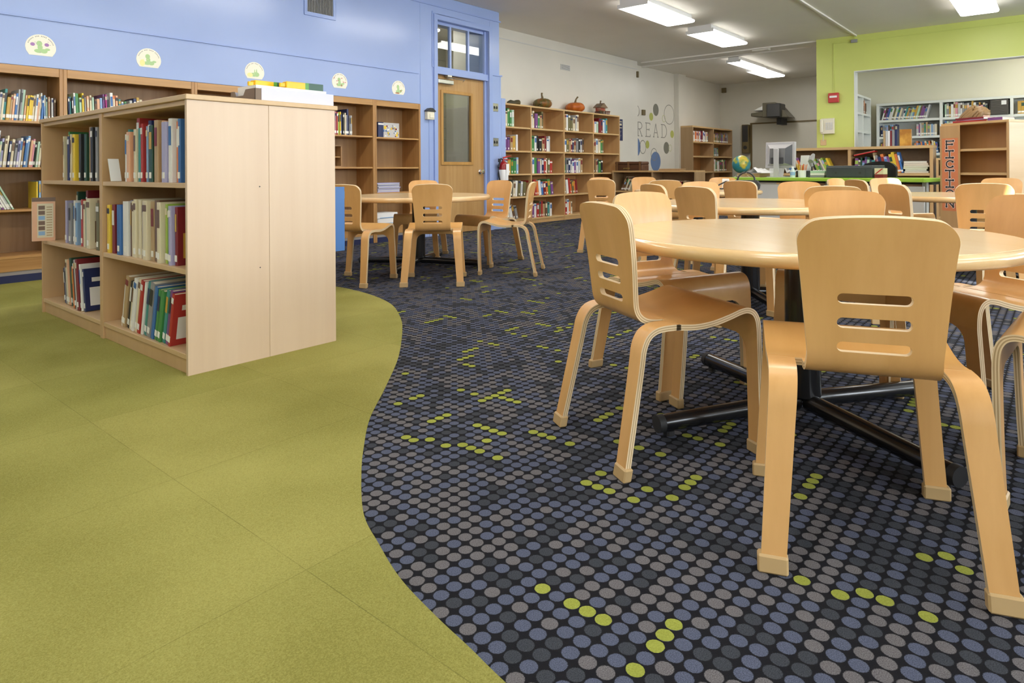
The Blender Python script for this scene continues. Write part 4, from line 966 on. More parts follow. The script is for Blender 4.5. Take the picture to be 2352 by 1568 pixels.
# little boxes on the walls
def wallbox(name, lab, cat, b, m_='walnutish', bv=.004): return tag(MB().box(*b).build(name, m_, bevel=bv), lab, cat)
BRZ = mat('bronze_box', (.16, .12, .05), .5)
wallbox('junction_box', 'small bronze box beside the half ring above the letter R', 'junction box', (13.05, 13.17, YR-.04, YR, 2.06, 2.18), BRZ)
wallbox('sensor_box', 'small bronze sensor at the wall joint near the ceiling', 'sensor', (12.36, 12.41, YW-.04, YW, 2.80, 2.93), BRZ)
wallbox('corner_sensor', 'small bronze sensor in the far ceiling corner', 'sensor', (XB-.05, XB, 6.98, 7.10, 2.92, 3.05), BRZ)
wallbox('conduit_box', 'brownish junction box at the top of the lime wall', 'junction box', (XG-.04, XG, 2.69, 2.79, 3.02, 3.075), MT['grey'])
cdt = MB(); cdt.box(XG-.012, XG, 2.735, 2.75, 3.075, CEIL); cdt.box(XG-.012, XG, 3.065, 3.08, 2.20, 3.05); cdt.box(XG-.012, XG, 2.79, 3.08, 3.04, 3.055); cdt.box(XG-.012, XG, -1.9, 2.69, 3.04, 3.052); cdt.box(XG-.012, XG, 3.25, 3.36, 1.60, 1.615)
struct(cdt.build('trim_7', 'green'))
t = thing('fire_alarm', 'red fire alarm pull box with a white stripe on the lime wall', 'fire alarm', (XG, 3.07, 2.09))
MB().box(-.06, 0, -.085, .085, -.085, .085).build('body', 'red', t, bevel=.006); MB().box(-.068, -.0605, -.06, .06, .0, .035).build('pull_bar', 'paper', t, bevel=.002)
t = thing('wall_phone', 'beige wall telephone with a coiled cord on the lime wall', 'telephone', (XG, 3.18, 1.60))
MB().prism([(0, -.14), (-.07, -.14), (-.05, .13), (0, .14)], -.12, .10, 'y').build('base', 'ivory', t, bevel=.006)
MB().box(-.10, -.06, .055, .105, -.12, .12).build('handset', 'ivory', t, bevel=.012)
k = MB(); [k.box(-.072+.0018*j, -.066+.0018*j, -.09+.038*i, -.06+.038*i, -.07+.034*j, -.045+.034*j) for i in range(3) for j in range(4)]; k.build('keypad', 'lgrey', t)
MB().tube([(-.05+.012*math.sin(i*1.3), .06+.012*math.cos(i*1.3), -.13-.0035*i) for i in range(40)], .004, 6).build('cord', 'ivory', t)
wallbox('outlet_plate', 'tan outlet plate on the lime wall just above the desk bookcase', 'outlet', (XG-.01, XG, 3.2, 3.3, 1.26, 1.36), MT['maple_edge'])
# whiteboard, loudspeaker, projector on the far wall
t = thing('whiteboard', 'framed whiteboard on the far wall under the projector', 'whiteboard', (XB, 0, 0))
MB().box(-.02, 0, 3.9, 6.28, .78, 2.02).build('panel', mat('whiteboard_face', (.68, .66, .58), .25), t)
k = MB(); k.box(-.035, 0, 3.85, 6.33, 2.02, 2.06); k.box(-.035, 0, 3.85, 6.33, .74, .78); k.box(-.035, 0, 6.28, 6.33, .78, 2.02); k.box(-.035, 0, 3.85, 3.9, .78, 2.02); k.build('frame', mat('bronze_frame', (.16, .115, .045), .4), t)
t = thing('wall_speaker', 'tall dark loudspeaker at the edge of the whiteboard', 'loudspeaker', (XB-.07, 6.43, 1.66))
MB().box(-.06, .07, -.09, .09, -.40, .36).build('cabinet', BRZ, t, bevel=.01); MB().box(-.066, -.0605, -.075, .07, -.1, .34).build('grille', 'dark', t); MB().lathe([(0, 0), (.05, 0), (.05, .006), (0, .006)], 20).build('cone', 'dark', t, loc=(-.0605, 0, -.25)).rotation_euler = (0, R(-90), 0)
t = thing('wall_projector', 'dark short-throw projector on an arm above the whiteboard', 'projector', (XB-.5, 5.45, 2.28))
OLV = mat('projector_shell', (.10, .09, .06), .35)
MB().prism([(-.35, -.16), (.05, -.16), (.05, .18), (-.35, .18)], -.16, .18, 'y').build('mount_block', 'dark', t, bevel=.02)
MB().prism([(-.32, -.17), (.32, -.14), (.32, .22), (.0, .22)], -.22, .3, 'x').build('rear_shell', OLV, t, bevel=.01)
MB().prism([(.16, .03), (.62, -.02), (.62, -.10), (.30, -.13), (.16, -.10)], -.2, .2, 'x').build('head', OLV, t, bevel=.012)
MB().prism([(.14, .16), (.30, .17), (.56, .04), (.14, .04)], -.19, .22, 'x').build('lid', 'lgrey', t, bevel=.006)
MB().box(.05, .5, -.06, .06, -.32, -.02).build('wall_arm', 'dark', t)

# ================================================================== TOPS OF THE BOOKCASES
def pumpkin(loc, r, hh, col, name, lab, lobes=9, stem=(.02, .03, .09)):
    t = thing(name, lab, 'pumpkin' if 'pumpkin' in name else 'gourd', loc)
    mb = MB(); nu, nv = 54, 14
    for j in range(nv+1):
        ph = math.pi*j/nv
        for i in range(nu):
            th = 2*math.pi*i/nu; q = 1-.10*abs(math.sin(lobes*th/2))**.6*math.sin(ph)
            rr = r*math.sin(ph)**.85*q if 0 < j < nv else 0
            z = hh*(.5-.5*math.cos(ph)) if j < nv*.75 else hh*(.5-.5*math.cos(ph))-.012*((j-nv*.75)/(nv*.25))**2
            mb.v.append((rr*math.cos(th), rr*math.sin(th), z))
    for j in range(nv):
        for i in range(nu): mb.f.append((j*nu+i, j*nu+(i+1) % nu, (j+1)*nu+(i+1) % nu, (j+1)*nu+i)); mb.m.append(0)
    mb.build('body', [col], t, smooth=80)
    MB().tube([(0, 0, hh-.02), (stem[0]*.3, 0, hh+.02), (stem[0], 0, hh+stem[2]*.6), (stem[0]+stem[1], 0, hh+stem[2])], [.026, .018, .014, .016], 10).build('stem', mat('stem_brown', (.16, .11, .05), .7), t, smooth=60)
    return t
def mottled(name, a, b):
    m = mat(name, a, .45); tc = N(m, 'ShaderNodeTexCoord'); L(m, ramp(m, noise(m, tc.outputs['Object'], 9, 3), ((.42, a), (.6, b))), m.node_tree.nodes['Principled BSDF'].inputs['Base Color']); return m
gp = pumpkin((8.80, 6.70, 1.88), .165, .18, mottled('pumpkin_green_orange', (.10, .085, .02), (.26, .10, .015)), 'pumpkin', 'green and orange mottled pumpkin with a dry leaf on the tall wall bookcase', stem=(-.02, .005, .09))
k = MB(); k.poly([(.02, -.02, .185), (.12, -.05, .16), (.24, -.04, .15), (.13, .0, .165)]); k.poly([(-.05, -.06, .14), (-.20, -.10, .03), (-.17, -.04, .02), (-.06, 0, .18)]); k.build('dry_leaf', mat('dry_leaf', (.10, .09, .03), .7), gp)
pumpkin((9.77, 6.70, 1.88), .18, .185, mottled('pumpkin_orange', (.50, .13, .015), (.42, .095, .01)), 'pumpkin', 'bright orange pumpkin on the tall wall bookcase', stem=(.03, .05, .10))
t = thing('gourd', 'dark green knobbly gourd lying at the blue end of the tall bookcase', 'gourd', (8.02, 6.68, 1.88))
mb = MB(); mb.tube([(-.16, 0, .03), (-.14, 0, .035), (-.08, 0, .045), (0, 0, .042), (.06, 0, .05), (.11, 0, .052), (.14, 0, .05)], [.008, .026, .042, .034, .045, .05, .02], 18); mb.build('body', mottled('gourd_green', (.035, .03, .01), (.07, .05, .012)), t, smooth=60)
t = thing('pumpkin_house', 'little red harvest cottage ornament on the tall wall bookcase', 'ornament', (10.58, 6.68, 1.88))
MB().box(-.10, .10, -.07, .07, 0, .07).build('porch_wall', mottled('cottage_base', (.10, .04, .03), (.2, .17, .14)), t, bevel=.006)
MB().box(-.085, .085, -.06, .06, .07, .15).build('upper_wall', mottled('cottage_red', (.32, .06, .03), (.4, .25, .18)), t, bevel=.006)
MB().prism([(-.13, .14), (0, .225), (.13, .14), (.11, .135), (-.11, .135)], -.085, .085, 'y').build('roof', mottled('cottage_roof', (.22, .14, .08), (.10, .07, .04)), t)
MB().tube([(0, 0, .21), (.0, 0, .25), (.012, 0, .27)], [.018, .012, .016], 8).build('stem', mat('stem_dark', (.12, .08, .04), .7), t)
k = MB()
for x in (-.14, -.1, -.05, .05, .1, .15): k.tube([(x, -.09, 0), (x*1.05, -.09, .05), (x*1.15, -.09, .075)], [.01, .012, .02], 7)
k.build('garland', mottled('garland', (.08, .07, .03), (.2, .09, .05)), t)
# trunk and tray on the divider
t = thing('wooden_chest', 'dark reddish wooden chest with banded lid on the low divider bookcase', 'chest', (10.80, 6.14, .83))
TRK = wood('trunk_wood', (.12, .05, .022), (.05, .02, .01), 'y', .45, 1.4)
MB().box(-.13, .13, -.28, .28, 0, .108).build('box', TRK, t, bevel=.006)
MB().box(-.135, .135, -.285, .285, .11, .165).build('lid', TRK, t, bevel=.012)
TB = mat('chest_band', (.17, .08, .03), .5)
for y in (-.24, 0, .24): MB().box(-.139, .139, y-.02, y+.02, .002, .168).build('band', TB, t)
k = MB(); [k.box(-.142, -.1392, .09-.018*i, .10-.018*i, .03+.004*(i % 3), .05+.003*(i % 2)) for i in range(8)]; k.build('gold_script', mat('gold_script', (.35, .26, .06), .5), t)
tag(MB().box(10.68, 10.90, 5.12, 5.53, .83, .842).box(10.68, 10.69, 5.12, 5.53, .842, .862).box(10.89, 10.90, 5.12, 5.53, .842, .862).build('wooden_tray', 'walnutish', bevel=.003), 'flat shallow wooden tray on the low divider bookcase', 'tray')
# literature tray and two giant crayon cases on the island
t = thing('paper_tray', 'pale lavender cardboard sorting tray with brown inside on top of the island bookcase', 'tray', (1.553, 2.84, IH))
LAV = mat('tray_lavender', (.60, .60, .72), .3); BRC = mat('tray_brown', (.20, .145, .105), .6)
MB().box(.03, .423, 0, .008, 0, .06).build('front_wall', LAV, t, bevel=.001)
MB().box(-.001, .03, .001, .23, .0, .004).box(.03, .423, .0081, .225, .0, .004).build('base', BRC, t)
MB().box(0, .0299, -.001, .004, 0, .057).prism([(0, .0), (.0, .057), (.09, .057), (.11, .03), (.19, .03), (.205, .055), (.23, .055), (.23, 0)], 0, .008, 'x').build('end_wall', BRC, t)
MB().box(.009, .423, .222, .23, .004, .055).box(.415, .423, .0081, .222, .004, .055).build('back_wall', LAV, t)
MB().box(.02, .40, .03, .20, .0045, .076).build('paper_pile', 'paper', t)
def crayon(loc, rz, lab, ln=.2):
    t = thing('crayon_case', lab, 'crayon case', loc, R(rz), 'crayon-shaped cases in the tray')
    Y_, G_, DG_ = mat('crayon_yellow', (.86, .50, .01), .35), mat('crayon_green', (.08, .30, .04), .35), mat('crayon_dark_green', (.02, .085, .05), .35)
    hw, h = .021, .034
    MB().box(-ln/2, .0, -hw, hw, 0, h).prism([(0, -hw), (.03, 0), (0, hw)], 0, h, 'z').build('yellow_half', Y_, t, bevel=.003)
    MB().prism([(.0005, -hw), (.02, -hw), (.05, 0), (.02, hw), (.0005, hw), (.031, 0)], 0, h, 'z').build('green_chevron', G_, t)
    MB().prism([(.0205, -hw), (ln/2, -hw), (ln/2, hw), (.0205, hw), (.051, 0)], 0, h, 'z').build('dark_half', DG_, t)
    MB().prism([(-ln/2, -.012), (-ln/2-.025, -.006), (-ln/2-.025, .006), (-ln/2, .012)], .006, .026, 'z').build('tip', Y_, t, bevel=.002)
crayon((1.715, 2.985, IH+.077), 4, 'yellow and green crayon-shaped case farther back in the tray')
crayon((1.842, 2.905, IH+.077), -3, 'yellow and green crayon-shaped case standing higher at the front of the tray')
tag(MB().box(1.905, 1.968, 2.93, 2.965, IH+.0765, IH+.098).build('crayon_piece', mat('crayon_orange', (.86, .50, .01), .35), bevel=.008), 'loose yellow crayon end poking from the tray', 'crayon')
# items in the oak bookcases
t = thing('display_book', 'bright comic picture book facing out on the narrow oak bookcase', 'book', (5.25, YB+.10, 1.263))
mb = MB(); mb.box(-.125, .14, 0, .02, 0, .185, 0); mb.box(-.125, .14, -.001, 0, 0, .185, 1)
rng = random.Random(5)
for i in range(34):
    x, z = rng.uniform(-.11, .12), rng.uniform(.015, .15); mb.box(x-rng.uniform(.004, .015), x+rng.uniform(.004, .015), -.0016-.0001*i, -.001, z-.007, z+rng.uniform(.003, .02), rng.choice((2, 3, 4, 5, 6)))
blob(mb, -.085, .125, .022, .022, -.006, 4); blob(mb, .1, .035, .018, .018, -.006, 4)
mb.build('cover', [CM['white'], CM['pale grey'], CM['blue'], CM['white'], CM['yellow'], CM['grey'], CM['dark red']], t)
tag(book((V3((5.03, YB, 0)), V3((1, 0, 0)), V3((0, 1, 0))), 0, .06, 1.262, .085, .185, .2, 'navy', 0, 'thick navy book behind the comic picture book', 'picture books in the oak bookcases', False, False), None, None)
for i in range(9):
    o = MB().box(-.17, .17, -.12, .12, 0, .0125, 0).build('magazine', [CM['pale grey'] if i % 2 else CM['lavender']], loc=(5.17+random.uniform(-.01, .012), YB+.16+random.uniform(-.012, .008), .5955+i*.0128), rotz=R(random.uniform(-2, 2)))
    tag(o, '%s magazine from the bottom of the stack in the narrow oak bookcase' % ORD[i], 'magazine', 'magazines stacked in the narrow oak bookcase')
for i, (dx, lab) in enumerate(((0, 'lower long white box on the bottom board of the narrow oak bookcase'), (-.01, 'upper long white box resting on another in the narrow oak bookcase'))):
    t = thing('white_box', lab, 'box', (5.15+dx, YB+.14, .2115+i*.0685), R(1.5*i), 'long white boxes')
    MB().box(-.16, .16, -.11, .11, 0, .066).build('box', 'paper', t, bevel=.002); MB().box(-.12, .1, -.111, -.1102, .002, .012).build('label_strip', [CM['light blue']], t)
t = thing('shadow_box', 'dark wooden box frame with an inner shelf in the fourth oak bookcase', 'box', (4.45, YB+.12, .904))
MB().box(-.15, .10, 0, .12, .0, .012).box(-.15, .10, 0, .12, .238, .25).box(.088, .10, 0, .12, .012, .238).box(-.15, -.138, 0, .12, .012, .238).box(-.138, .088, .11, .12, .012, .238).build('frame', 'oak_in', t); MB().box(-.138, .088, .01, .11, .11, .12).build('inner_shelf', 'oak_x', t)

# lettered sign on the angled bookcase
t = thing('letter_sign', 'orange paper sign reading FICTION down the side of the angled bookcase', 'sign', fb.location, fb.rotation_euler[2])
MB().box(.025, .205, -.0215, -.0205, .39, 1.17).build('sheet', mat('sign_orange', (.72, .24, .10), .6), t)
FT_ = {'F': [(.1, 0, .1, 1), (.1, 1, 1, 1), (.1, .52, .85, .52)], 'I': [(.5, 0, .5, 1), (.05, 1, .95, 1), (.05, 0, .95, 0)], 'C': arc(.55, .5, .5, .5, 45, 315, 12), 'T': [(.5, 0, .5, 1), (0, 1, 1, 1)], 'O': arc(.5, .5, .5, .5, 0, 360, 16), 'N': [(.05, 0, .05, 1), (.05, 1, .95, 0), (.95, 0, .95, 1)]}
DOT = {'F': [(.1, 0), (.1, 1), (1, 1), (.1, .52), (.85, .52)], 'I': [(.05, 1), (.95, 1), (.05, 0), (.95, 0)], 'C': [(.9, .85), (.9, .15)], 'T': [(.5, 0), (0, 1), (1, 1)], 'O': [], 'N': [(.05, 0), (.05, 1), (.95, 0), (.95, 1)]}
for i, ch in enumerate('FICTION'):
    z0 = 1.17-.03-.105*(i+1)+.03; mb = MB(); hb = MB()
    strokes(mb, FT_[ch], .07, z0, .085, .074, .013, -.0235, -.0226)
    strokes(hb, FT_[ch], .07, z0, .085, .074, .027, -.0225, -.0216)
    for a, b in DOT[ch]:
        for m__, r__, y__ in ((mb, .0115, -.0237), (hb, .018, -.02255)): blob(m__, .07+a*.085, z0+b*.074, r__, r__, y__, 0)
    mb.build('letter', 'dark', t); hb.build('letter_halo', mat('sign_halo', (.80, .62, .52), .6), t)
# things on its top: books and a plush curtain of colour
def onfb(u, v, z): a = fb.rotation_euler[2]; return (fb.location.x+u*math.cos(a)-v*math.sin(a), fb.location.y+u*math.sin(a)+v*math.cos(a), z)
for i, (u, z, dm, col, rz, lab) in enumerate(((.30, 1.3305, (.34, .22, .018), 'red', 4, 'red book lying lowest on top of the angled bookcase'), (.33, 1.349, (.30, .21, .006), 'lavender', -3, 'thin pale book between two lying on the angled bookcase'), (.29, 1.3555, (.28, .2, .022), 'dark red', 6, 'dark red book lying topmost on the angled bookcase'), (.56, 1.3305, (.14, .2, .03), 'purple', 3, 'small purple booklet lying on the angled bookcase'))):
    t = thing('lying_book', lab, 'book', onfb(u, .115, z), fb.rotation_euler[2]+R(rz), 'books lying on the angled bookcase')
    a, b, c_ = dm; MB().box(-a/2, a/2, -b/2, b/2, 0, .002).box(-a/2, a/2, -b/2, b/2, c_-.002, c_).box(-a/2, a/2, -b/2, -b/2+.003, .002, c_-.002).build('cover', [CM[col]], t); MB().box(-a/2+.004, a/2-.004, -b/2+.003, b/2-.004, .002, c_-.002).build('page_block', 'pages', t)

# ================================================================== THE DESK
DA = -104.7; du = V3((math.cos(R(DA)), math.sin(R(DA)), 0)); dv = V3((-du.y, du.x, 0)); D0 = V3((9.44, 3.65, 0))
def ond(u, v, z=.73): p = D0+du*u+dv*v; return (p.x, p.y, z)
desk = thing('desk', 'long desk with lime green top and pale grey front panels', 'desk', ond(0, 0, 0), R(DA))
MB().box(-.14, 2.52, 0, .76, .685, .73).build('desktop', mat('lime_laminate', (.36, .60, .06), .3), desk, bevel=.006)
PG = mat('panel_grey', (.64, .64, .60), .45)
MB().box(.0, 1.23, .05, .07, .12, .635).build('front_panel', PG, desk, bevel=.002); MB().box(1.3, 2.50, .05, .07, .12, .635).build('front_panel', PG, desk, bevel=.002)
for u in (.03, 1.265, 2.44):
    MB().box(u-.025, u+.025, .2, .26, .03, .684).box(u-.03, u+.03, .06, .70, .0, .03).build('leg', PG, desk, bevel=.002)
MB().box(.0, 2.5, .25, .55, .655, .683).build('under_tray', 'dark', desk)
# globe
t = thing('globe', 'blue and green globe at the left end of the desk', 'globe', ond(-.02, .16), R(20))
MB().lathe([(0, 0), (.085, 0), (.085, .012), (.03, .03), (.018, .055), (0, .055)], 32).build('base', 'walnutish', t, smooth=40)
m = mat('globe_map', (.05, .3, .35), .3); tc = N(m, 'ShaderNodeTexCoord')
L(m, ramp(m, noise(m, tc.outputs['Object'], 7.5, 4, .55), ((.50, (.03, .22, .27)), (.53, (.30, .36, .06)), (.62, (.62, .46, .06)), (.75, (.42, .16, .05)))), m.node_tree.nodes['Principled BSDF'].inputs['Base Color'])
MB().lathe([(.132*math.sin(math.pi*i/24), .19-.132*math.cos(math.pi*i/24)) for i in range(25)], 40).build('ball', m, t, smooth=80)
MB().tube([(.142*math.cos(R(a)), 0, .19+.142*math.sin(R(a))) for a in range(-90, 91, 12)], .006, 8).build('meridian_arm', 'walnutish', t, smooth=50)
# monitor seen from behind
t = thing('computer_monitor', 'grey computer monitor seen from behind on the lime desk', 'monitor', ond(.50, .34), R(DA+10))
MS, MD = mat('monitor_silver', (.50, .49, .50), .35), mat('monitor_dark', (.06, .06, .065), .4)
MB().prism([(-.05, .13), (-.005, .13), (.02, .50), (-.03, .50)], -.20, .22, 'x').build('screen_bezel', MS, t, bevel=.006)
b = MB(); q0 = [(-.18, -.035, .16), (.20, -.035, .16), (.20, -.015, .48), (-.18, -.015, .48)]; q1 = [(-.11, -.125, .20), (.11, -.125, .20), (.11, -.10, .41), (-.11, -.10, .41)]
b.poly(q1, 2); b.poly(q0[::-1])
for i in range(4): j = (i+1) % 4; b.poly([q0[i], q0[j], q1[j], q1[i]], 1 if i in (1,) else 0)  # right bevel takes the dark material: its shaded side put into colour
b.build('rear_shell', [MS, MD, mat('monitor_rear', (.17, .17, .17), .4)], t)
MB().box(-.09, .09, -.127, -.1235, .19, .28).box(-.02, .02, -.13, -.127, .21, .24).build('port_panel', MD, t)
MB().box(-.03, .0, -.124, -.115, .33, .36).build('badge', 'lgrey', t)
MB().prism([(-.16, .0), (-.10, .0), (-.135, .15), (-.135, .40), (-.15, .42), (-.16, .40)], -.035, .035, 'x').build('stand', MS, t, bevel=.003)
MB().box(-.13, .13, -.17, .10, 0, .012).build('foot', MS, t, bevel=.004)
# papers
for i, (u, v, z, rz, lab) in enumerate(((.05, .18, .0, 5, 'lower heap of white paper on the lime desk beside the globe'), (.22, .20, .06, -12, 'crumpled white sheets on a box beside the monitor'))):
    t = thing('paper_heap', lab, 'papers', ond(u+.03, v, .73+z+.0005), R(DA+rz), 'papers on the desk')
    rng = random.Random(i); mb = MB(); nx, ny = 8, 6
    for a in range(nx+1):
        for b_ in range(ny+1): mb.v.append((-.16+.34*a/nx, -.12+.22*b_/ny, .004+(rng.uniform(.0, .03) if 0 < a < nx else 0)+(.055*math.exp(-((a-4)/1.3)**2) if i else 0)))
    for a in range(nx):
        for b_ in range(ny): k_ = a*(ny+1)+b_; mb.f.append((k_, k_+1, k_+ny+2, k_+ny+1)); mb.m.append(0)
    mb.build('top_sheet', 'paper', t); MB().box(-.16, .18, -.12, .10, 0, .004).build('sheet', 'paper', t)
tag(MB().box(-.20, .17, -.13, .13, 0, .058).build('flat_box', 'walnutish', loc=ond(.17, .20, .7305), rotz=R(DA), bevel=.003), 'flat brown box under the crumpled sheets on the desk', 'box')
t = thing('paper_folder', 'pale papers propped up left of the monitor', 'papers', ond(.40, .42, .7305), R(DA+8)); MB().prism([(0, .0), (.006, 0), (.10, .24), (.094, .243)], -.14, .08, 'x').build('sheet', 'paper', t)
t = thing('standing_papers', 'sheaf of upright white papers behind the monitor', 'papers', ond(.66, .60, .7305), R(DA-6)); k = MB(); [k.prism([(.02*i, 0), (.02*i+.002, 0), (.05+.02*i, .31-.006*i), (.048+.02*i, .31-.006*i)], -.04+.008*i, .10+.006*i, 'x') for i in range(3)]; k.build('sheets', 'paper', t)
MB().box(-.06, .12, -.03, .09, 0, .09).build('holder', 'dark', t)
# bottle, cup of pencils, stapler-like scanner, tissue box, printer
t = thing('water_bottle', 'small clear water bottle with pale blue label on the desk', 'bottle', ond(.805, .15))
MB().lathe([(0, 0), (.032, 0), (.034, .01), (.034, .085), (.030, .10), (.014, .122), (.014, .135), (0, .135)], 24).build('bottle', mat('bottle_plastic', (.62, .72, .70), .1), t, smooth=40)
MB().lathe([(.0345, .03), (.0349, .031), (.0349, .075), (.0345, .076)], 24).build('label', [CM['light blue']], t); MB().lathe([(0, .1352), (.0155, .1352), (.0155, .152), (0, .152)], 20).build('cap', 'paper', t)
t = thing('pencil_cup', 'white mug crammed with orange pencils on the desk', 'cup', ond(.875, .26))
MB().lathe([(0, 0), (.05, 0), (.054, .10), (.049, .10), (.045, .006), (0, .006)], 28).build('mug', 'paper', t, smooth=40)
for i in range(16):
    a = i*2.4; r0 = .012+.022*((i*7) % 5)/5; tp = (r0*2.3*math.cos(a), r0*2.3*math.sin(a), .17+.02*((i*3) % 4)/4)
    MB().tube([(r0*math.cos(a), r0*math.sin(a), .008), tp], .0042, 6).build('pencil', [CM[('orange', 'golden', 'orange', 'red', 'yellow')[i % 5]]], t)
t = thing('desk_lamp', 'dark jointed gadget on a slim stand beside the pencil mug', 'desk lamp', ond(.985, .32))
MB().lathe([(0, 0), (.05, 0), (.05, .012), (.012, .02), (.012, .16), (0, .16)], 20).build('stand', 'dark', t, smooth=40)
MB().tube([(0, 0, .15), (-.01, .02, .22), (.03, .0, .27)], [.02, .03, .03], 12).build('neck', 'grey', t, smooth=50); MB().tube([(-.06, 0, .22), (.0, 0, .27), (.07, 0, .31)], [.03, .036, .022], 14).build('head', 'grey', t, smooth=50)
for i, (z, h, col, lab) in enumerate(((0, .03, 'grey', 'dark folder lying lowest in the pile beside the printer'), (.0305, .03, 'white', 'white pack in the middle of the pile beside the printer'), (.061, .03, 'pale green', 'pale green pack topping the pile beside the printer'))):
    tag(MB().box(-.10, .10, -.08, .08, 0, h).build('paper_pack', [CM[col]], loc=ond(1.09, .34, .7303+z), rotz=R(DA+2*i), bevel=.003), lab, 'paper pack', 'paper packs beside the printer')
t = thing('printer', 'dark grey desktop printer on the lime desk', 'printer', ond(1.545, .20, .7305), R(DA))
PD = mat('printer_shell', (.055, .065, .07), .35)
MB().box(-.30, .30, -.0, .34, 0, .145).build('body', PD, t, bevel=.012, seg=2); MB().box(-.295, .295, .005, .335, .1455, .156).build('lid', mat('printer_lid', (.16, .18, .20), .25), t, bevel=.004)
MB().box(-.21, .21, -.004, -.0002, .015, .11).build('rear_cover', mat('printer_cover', (.05, .06, .062), .5), t)
for x in (-.16, .15): MB().box(x-.012, x+.012, -.007, -.0042, .05, .075).build('latch', 'dark', t)
t = thing('tissue_box', 'small white and red box at the right end of the printer', 'box', ond(1.93, .24, .7305), R(DA))
MB().box(-.055, .055, -.05, .05, .045, .12).build('box', [CM['cream']], t, bevel=.002); MB().prism([(-.05, .05), (-.03, .05), (.05, .115), (.03, .115)], -.0512, -.0502, 'y').build('red_stripe', 'red', t); MB().box(-.055, .055, -.05, .05, 0, .044).build('lower_box', [CM['dark red']], t, bevel=.002)
t = thing('office_chair', 'dark rounded office chair back behind the printer', 'chair', ond(1.50, 1.12, 0), R(DA))
mb = MB(); nx = 16
for i in range(nx+1):
    a = -1+2*i/nx; top = .945-.055*abs(a)**2.2-.03*abs(a)**6
    for y in (0, .05): mb.v += [(.235*a, y+.06*a*a*-1, .50), (.235*a, y-.06*a*a, top)]
for i in range(nx):
    k_ = 4*i; mb.f += [(k_, k_+4, k_+5, k_+1), (k_+2, k_+3, k_+7, k_+6), (k_+1, k_+5, k_+7, k_+3), (k_, k_+2, k_+6, k_+4)]; mb.m += [0]*4
mb.f += [(0, 1, 3, 2), (4*nx, 4*nx+2, 4*nx+3, 4*nx+1)]; mb.m += [0, 0]
mb.build('backrest', 'black', t, smooth=50)
MB().box(-.23, .23, -.44, -.02, .42, .49).build('seat', 'black', t, bevel=.03); MB().lathe([(0, .05), (.03, .05), (.03, .42), (0, .42)], 14, c=(0, -.22)).build('post', 'black', t); MB().box(-.03, .03, -.0, .03, .4, .6).build('back_bar', 'black', t)
for k_ in range(5):
    a = R(72*k_); lg = MB().tube([(0, -.22, .07), (.26*math.cos(a), -.22+.26*math.sin(a), .06)], [.025, .018], 8).build('leg', 'black', t); MB().lathe([(0, 0), (.022, 0), (.022, .05), (0, .05)], 10, c=(.26*math.cos(a), -.22+.26*math.sin(a))).build('caster', 'rubber', lg)
# stack of flat books at the right end of the desk bookcase
for i, (col, w_) in enumerate((('navy', .17), ('pale green', .15), ('lime green', .17), ('cream', .18), ('peach', .17), ('white', .16))):
    t = thing('flat_book', '%s book, %s from the bottom of the flat pile behind the desk' % (col, ORD[i]), 'book', (12.19, 1.765+.01*(i % 3), .7705+.0315*i), R(2*(i % 3)-2), 'flat pile in the desk bookcase')
    MB().box(-.11, .11, -w_, w_, 0, .003).box(-.11, .11, -w_, w_, .027, .030).box(.105, .11, -w_, w_, .003, .027).build('cover', [CM[col]], t); MB().box(-.107, .104, -w_+.004, w_-.004, .003, .027).build('page_block', 'pages', t)
t = thing('sloping_book', 'red book lying aslant on top of the upright books behind the desk', 'book', (12.13, 2.50, 1.085), 0); o = MB().box(-.08, .14, -.16, .16, 0, .02).build('cover', 'red', t); o.rotation_euler = (R(-12), 0, 0); o = MB().box(-.075, .135, -.155, .155, .02, .023).build('page_block', 'pages', t); o.rotation_euler = (R(-12), 0, 0)
# big folios before the white shelving, standing on the desk bookcase
def stand(name, lab, cat, x, y, z, t_, h, d, col, grp=None):
    return tag(MB().box(0, d, 0, t_, 0, h).build(name, [CM[col]] if isinstance(col, str) and col in CM else col, loc=(x, y, z), bevel=.003), lab, cat, grp)
yy = 2.24
for i, (col, t_, h, lab) in enumerate((('tan', .03, .255, 'tan'), ('pale grey', .03, .25, 'pale grey'), ('white', .03, .25, 'white'), ('dark red', .025, .255, 'dark red'), ('grey', .035, .26, 'grey'), ('navy', .04, .265, 'navy'))):
    yy -= t_+.003; stand('folio', 'tall %s folio standing on the desk bookcase beside an orange panel' % lab, 'book', 12.12, yy, 1.2055, t_, h, .24, col, 'folios on the desk bookcase')
AM = mat('amber_panel', (.62, .30, .04), .3); tcx = N(AM, 'ShaderNodeTexCoord'); L(AM, ramp(AM, noise(AM, tcx.outputs['Object'], 6, 3), ((.4, (.42, .17, .02)), (.6, (.68, .36, .06)))), AM.node_tree.nodes['Principled BSDF'].inputs['Base Color'])
stand('amber_panel', 'amber coloured upright panel on the desk bookcase before the white shelving', 'picture', 12.12, 1.84, 1.2055, .165, .265, .06, AM)
